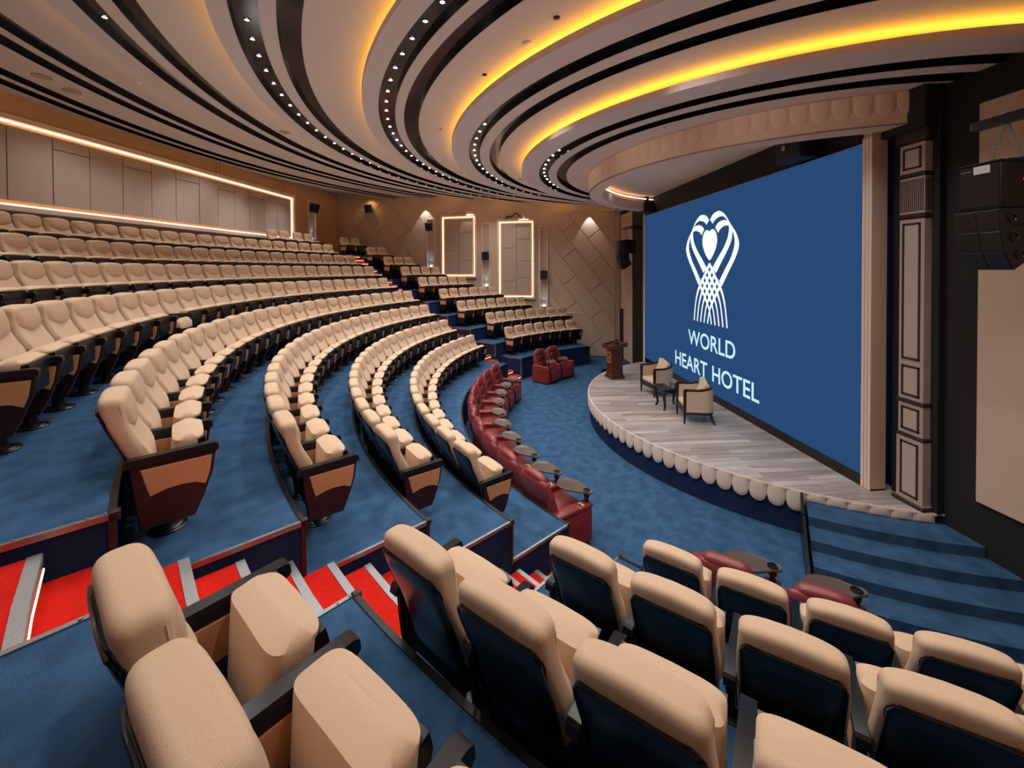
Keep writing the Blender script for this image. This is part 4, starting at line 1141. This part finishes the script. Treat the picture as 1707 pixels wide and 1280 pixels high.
# ------------------------------------------------------------------ hanging line arrays
def line_array(s):
    X = -5.715 if s < 0 else 5.62
    r = empty('line_array_speaker', (X, 1.58, 3.68), 0, ('large black hanging speaker column with chains at the right edge of picture' if s < 0 else 'distant black hanging speaker column left of the screen'), 'hanging speaker')
    W, D = .185, .30
    t = MB(); t.box(-W, W, -D, D, .64, 1.12, b=.025, seg=2); sub = t.build('bass_cabinet', M['spk'], r, smooth=35)
    t = MB(); t.box(-W+.015, W-.015, D-.004, D+.010, .665, 1.095, b=.006, seg=1); t.build('grille', M['blackpl'], sub)
    t = MB(); t.box(-W-.004, W+.004, -D, D+.012, 1.112, 1.126, b=.004, seg=1); t.build('top_rim', M['dkmetal'], sub)
    t = MB(); t.box(-W-.006, -W+.01, -.12, .16, .80, 1.0, b=.004, seg=1); t.build('side_handle', M['blackpl'], sub)
    if s < 0:
        t = MB(); t.box(-.10, .04, D+.010, D+.014, 1.01, 1.09); t.build('maker_plate', M['label'], sub)
        t = MB(); t.box(.06, .15, D+.010, D+.014, 1.045, 1.055); t.build('name_strip', M['alu'], sub)
        t = MB(); t.box(-W-.010, -W-.004, .05, .07, .92, .94); t.build('indicator', M['red_led'], sub)
    # curved satellites, each hinged at the front edge of the one above
    p = Vector((0, D+.03, .635)); Wd = W+.012
    for i in range(3):
        ang = .06+.20*i; h = .212
        T = Matrix.Translation(p) @ Matrix.Rotation(-ang, 4, 'X')
        t = MB(); t.prism([(0, 0), (-.36, -.012), (-.36, -h+.045), (0, -h)], -Wd, Wd, 'x', T=T); c = t.build('array_element', M['spk'], r)
        t = MB(); t.box(-Wd+.012, -.02, -.002, .008, -h+.014, -.014, b=.004, seg=1, T=T); t.build('grille', M['blackpl'], c)
        t = MB(); t.box(.0, Wd-.012, -.002, .008, -h+.014, -.014, b=.004, seg=1, T=T); t.build('grille', M['blackpl'], c)
        t = MB(); ring_box(t, .07, .11, -h*.6, -h*.45, .004, .008, .011, T=T); t.build('badge', M['dkmetal'], c)
        t = MB(); t.lathe([(.05, 0), (.05, .012), (.035, .016), (.03, .004)], 16, T=T @ Matrix.Translation((-Wd, -.12, -.1)) @ Matrix.Rotation(-pi/2, 4, 'Y')); t.build('side_socket', M['blackpl'], c)
        p = T @ Vector((0, 0, -h-.002))
    t = MB(); t.box(-W+.02, W-.02, -.04, .04, 1.126, 1.16, b=.005, seg=1)
    for x in (-.13, .13): t.box(x-.012, x+.012, -.14, .14, 1.126, 1.15)
    t.build('rigging_bar', M['dkmetal'], r)
    for (x0, x1) in ((-.13, -.01), (.13, .01)):
        for dy in (-.02, .02):
            n = 16; t = MB()
            for i in range(n):
                f = (i+.5)/n; cx_ = x0+(x1-x0)*f; cz = 1.16+(1.545-1.16)*f
                T = Matrix.Translation((cx_, dy, cz)) @ Matrix.Rotation(atan2(x1-x0, .385), 4, 'Y') @ Matrix.Rotation(pi/2*(i % 2), 4, 'Z')
                t.tube([(.009*cos(a), 0, .018*sin(a)) for a in [2*pi*q/8 for q in range(9)]], .0042, 5, T=T)
            t.build('chain', M['steel'], r)
    b = empty('rigging_beam', (X, 1.58, 5.27), 0, ('near' if s < 0 else 'far')+' black steel beam carrying the hanging speakers by the '+('right' if s < 0 else 'left')+' stage side', 'beam')
    t = MB(); t.box(-.62, .27, -.05, .05, -.045, .045, b=.004, seg=1); t.build('box_section', M['dkmetal'], b)
    t = MB(); ring_box(t, .272, .274, -.028, .028, .016, -.05, .05) if False else t.box(.27, .276, -.045, .045, -.04, .04); t.build('end_cap', M['alu'], b)
    t = MB(); t.box(-.03, .03, -.04, .04, .045, .06); t.tube([(-.02, 0, .05), (-.02, 0, -.06), (.02, 0, -.06), (.02, 0, .05)], .008, 6); t.build('shackle', M['steel'], b)
    t = MB(); t.box(-.40, -.32, -.68, -.05, -.04, .04); t.box(-.46, -.26, -.68, -.66, -.12, .12); t.build('wall_bracket', M['dkmetal'], b)
line_array(-1); line_array(1)

# ------------------------------------------------------------------ lighting
def spot(x, y, z, e, size=1.9, blend=.8, col=(1, .96, .92), soft=.06, tgt=None, name='house_light'):
    l = bpy.data.lights.new(name, 'SPOT'); l.energy = e; l.spot_size = size; l.spot_blend = blend; l.color = col; l.shadow_soft_size = soft
    o = bpy.data.objects.new(name, l); COL.objects.link(o); o.location = (x, y, z)
    if tgt is not None: o.rotation_euler = (Vector(tgt)-Vector((x, y, z))).to_track_quat('-Z', 'Y').to_euler()
    return o
for ri, i, x, y, z in spots:
    if i % 3 == 1: spot(x, y, z-.06, 80, size=2.2)
# near side of the rings, outside the picture
for R, z, ths_ in ((5.30, 6.1, (-1.1, -.8, -.5)), (7.0, 6.35, (-1.15, -.9, -.65, -.4)), (8.76, 6.6, (-1.1, -.95)), (10.6, 6.83, (-.98, -.8)), (12.42, 7.08, (-.75, -.5, -.3)), (14.4, 7.28, (-.45, -.2, .1, .35, .55)), (15.0, 7.28, (-.3, 0, .25, .45))):
    for th in ths_:
        if R < rmax(th, CC)-.3: spot(R*sin(th), CC+R*cos(th), z, 80, size=2.2)
# added fill spots above the rows, no real fixtures, to brighten the ceiling
for (x, y, z) in ((-6.0, 9.6, 3.6), (-3.0, 11.5, 4.1), (.5, 12.2, 4.1), (4.0, 11.0, 4.0), (-6.6, 6.2, 3.0), (-3.5, 7.5, 2.9), (0, 8.6, 2.8), (4.2, 7.2, 2.8), (7.6, 6.5, 3.2), (0, 5.8, 1.6), (-3.6, 5.2, 1.6), (3.6, 5.0, 1.6), (7.2, 10.5, 4.6), (-8.6, 9.4, 3.8)):
    spot(x, y, z, 19, size=2.9, blend=1, col=(1, .93, .91), soft=.25, tgt=(x, y, z+2), name='ceiling_fill')
# added mid-air spots that lift the dark fascia; no lamps hang there
for th in (-.75, -.35, .05, .45):
    x, y = 6.985*sin(th), CC+6.985*cos(th)
    spot(x, y, 6.10, 30, size=.9, blend=1, col=(1, .93, .86), soft=.08, tgt=(4.5*sin(th*1.3), 4.4*cos(th*1.3), 5.7), name='fascia_fill')
# stage wash from added spots, the hall has no fixtures here
for x in (-2.5, 0, 2.5): spot(x, 3.2, 6.1, 24, size=1.9, col=(1, .95, .9))
# wall washers close to the far side wall
for yy, zt in ((9.79, 6.95), (7.6, 6.7), (5.1, 6.48), (2.2, 6.33)):
    P = wall_pt(FT, fs(yy), zt, .22); Q = wall_pt(FT, fs(yy), 2.0, .0); spot(P.x, P.y, P.z, 50 if yy in (9.79, 2.2) else 30, size=1.15, blend=.35, tgt=Q, soft=.02, name='wall_washer')
for x in (7.5, 5.2, 3.0):
    P = BT @ Vector((bs(x), 2.3, 7.2)); Q = BT @ Vector((bs(x), 0, 5.5)); spot(P.x, P.y, P.z, 75, size=.75, blend=1, tgt=Q, col=(.95, .97, 1), soft=.2, name='wall_washer')
# orange wash at the top far corner
P = wall_pt(FT, fs(12.6), 7.3, .35); Q = wall_pt(FT, fs(12.6), 6.2, 0); spot(P.x, P.y, P.z, 12, size=2.2, col=(1, .6, .2), tgt=Q, name='wall_washer')

w = bpy.data.worlds.new('world'); SC.world = w; w.use_nodes = True
w.node_tree.nodes['Background'].inputs['Color'].default_value = (1, .85, .75, 1); w.node_tree.nodes['Background'].inputs['Strength'].default_value = .3
SC.view_settings.view_transform = 'Standard'; SC.view_settings.look = 'None'; SC.view_settings.exposure = 0.16; SC.view_settings.gamma = 1
try: SC.view_settings.use_curve_mapping = False
except Exception: pass
SC.cycles.max_bounces = 8; SC.cycles.diffuse_bounces = 5; SC.cycles.use_light_tree = True
SC.cycles.sample_clamp_indirect = 6
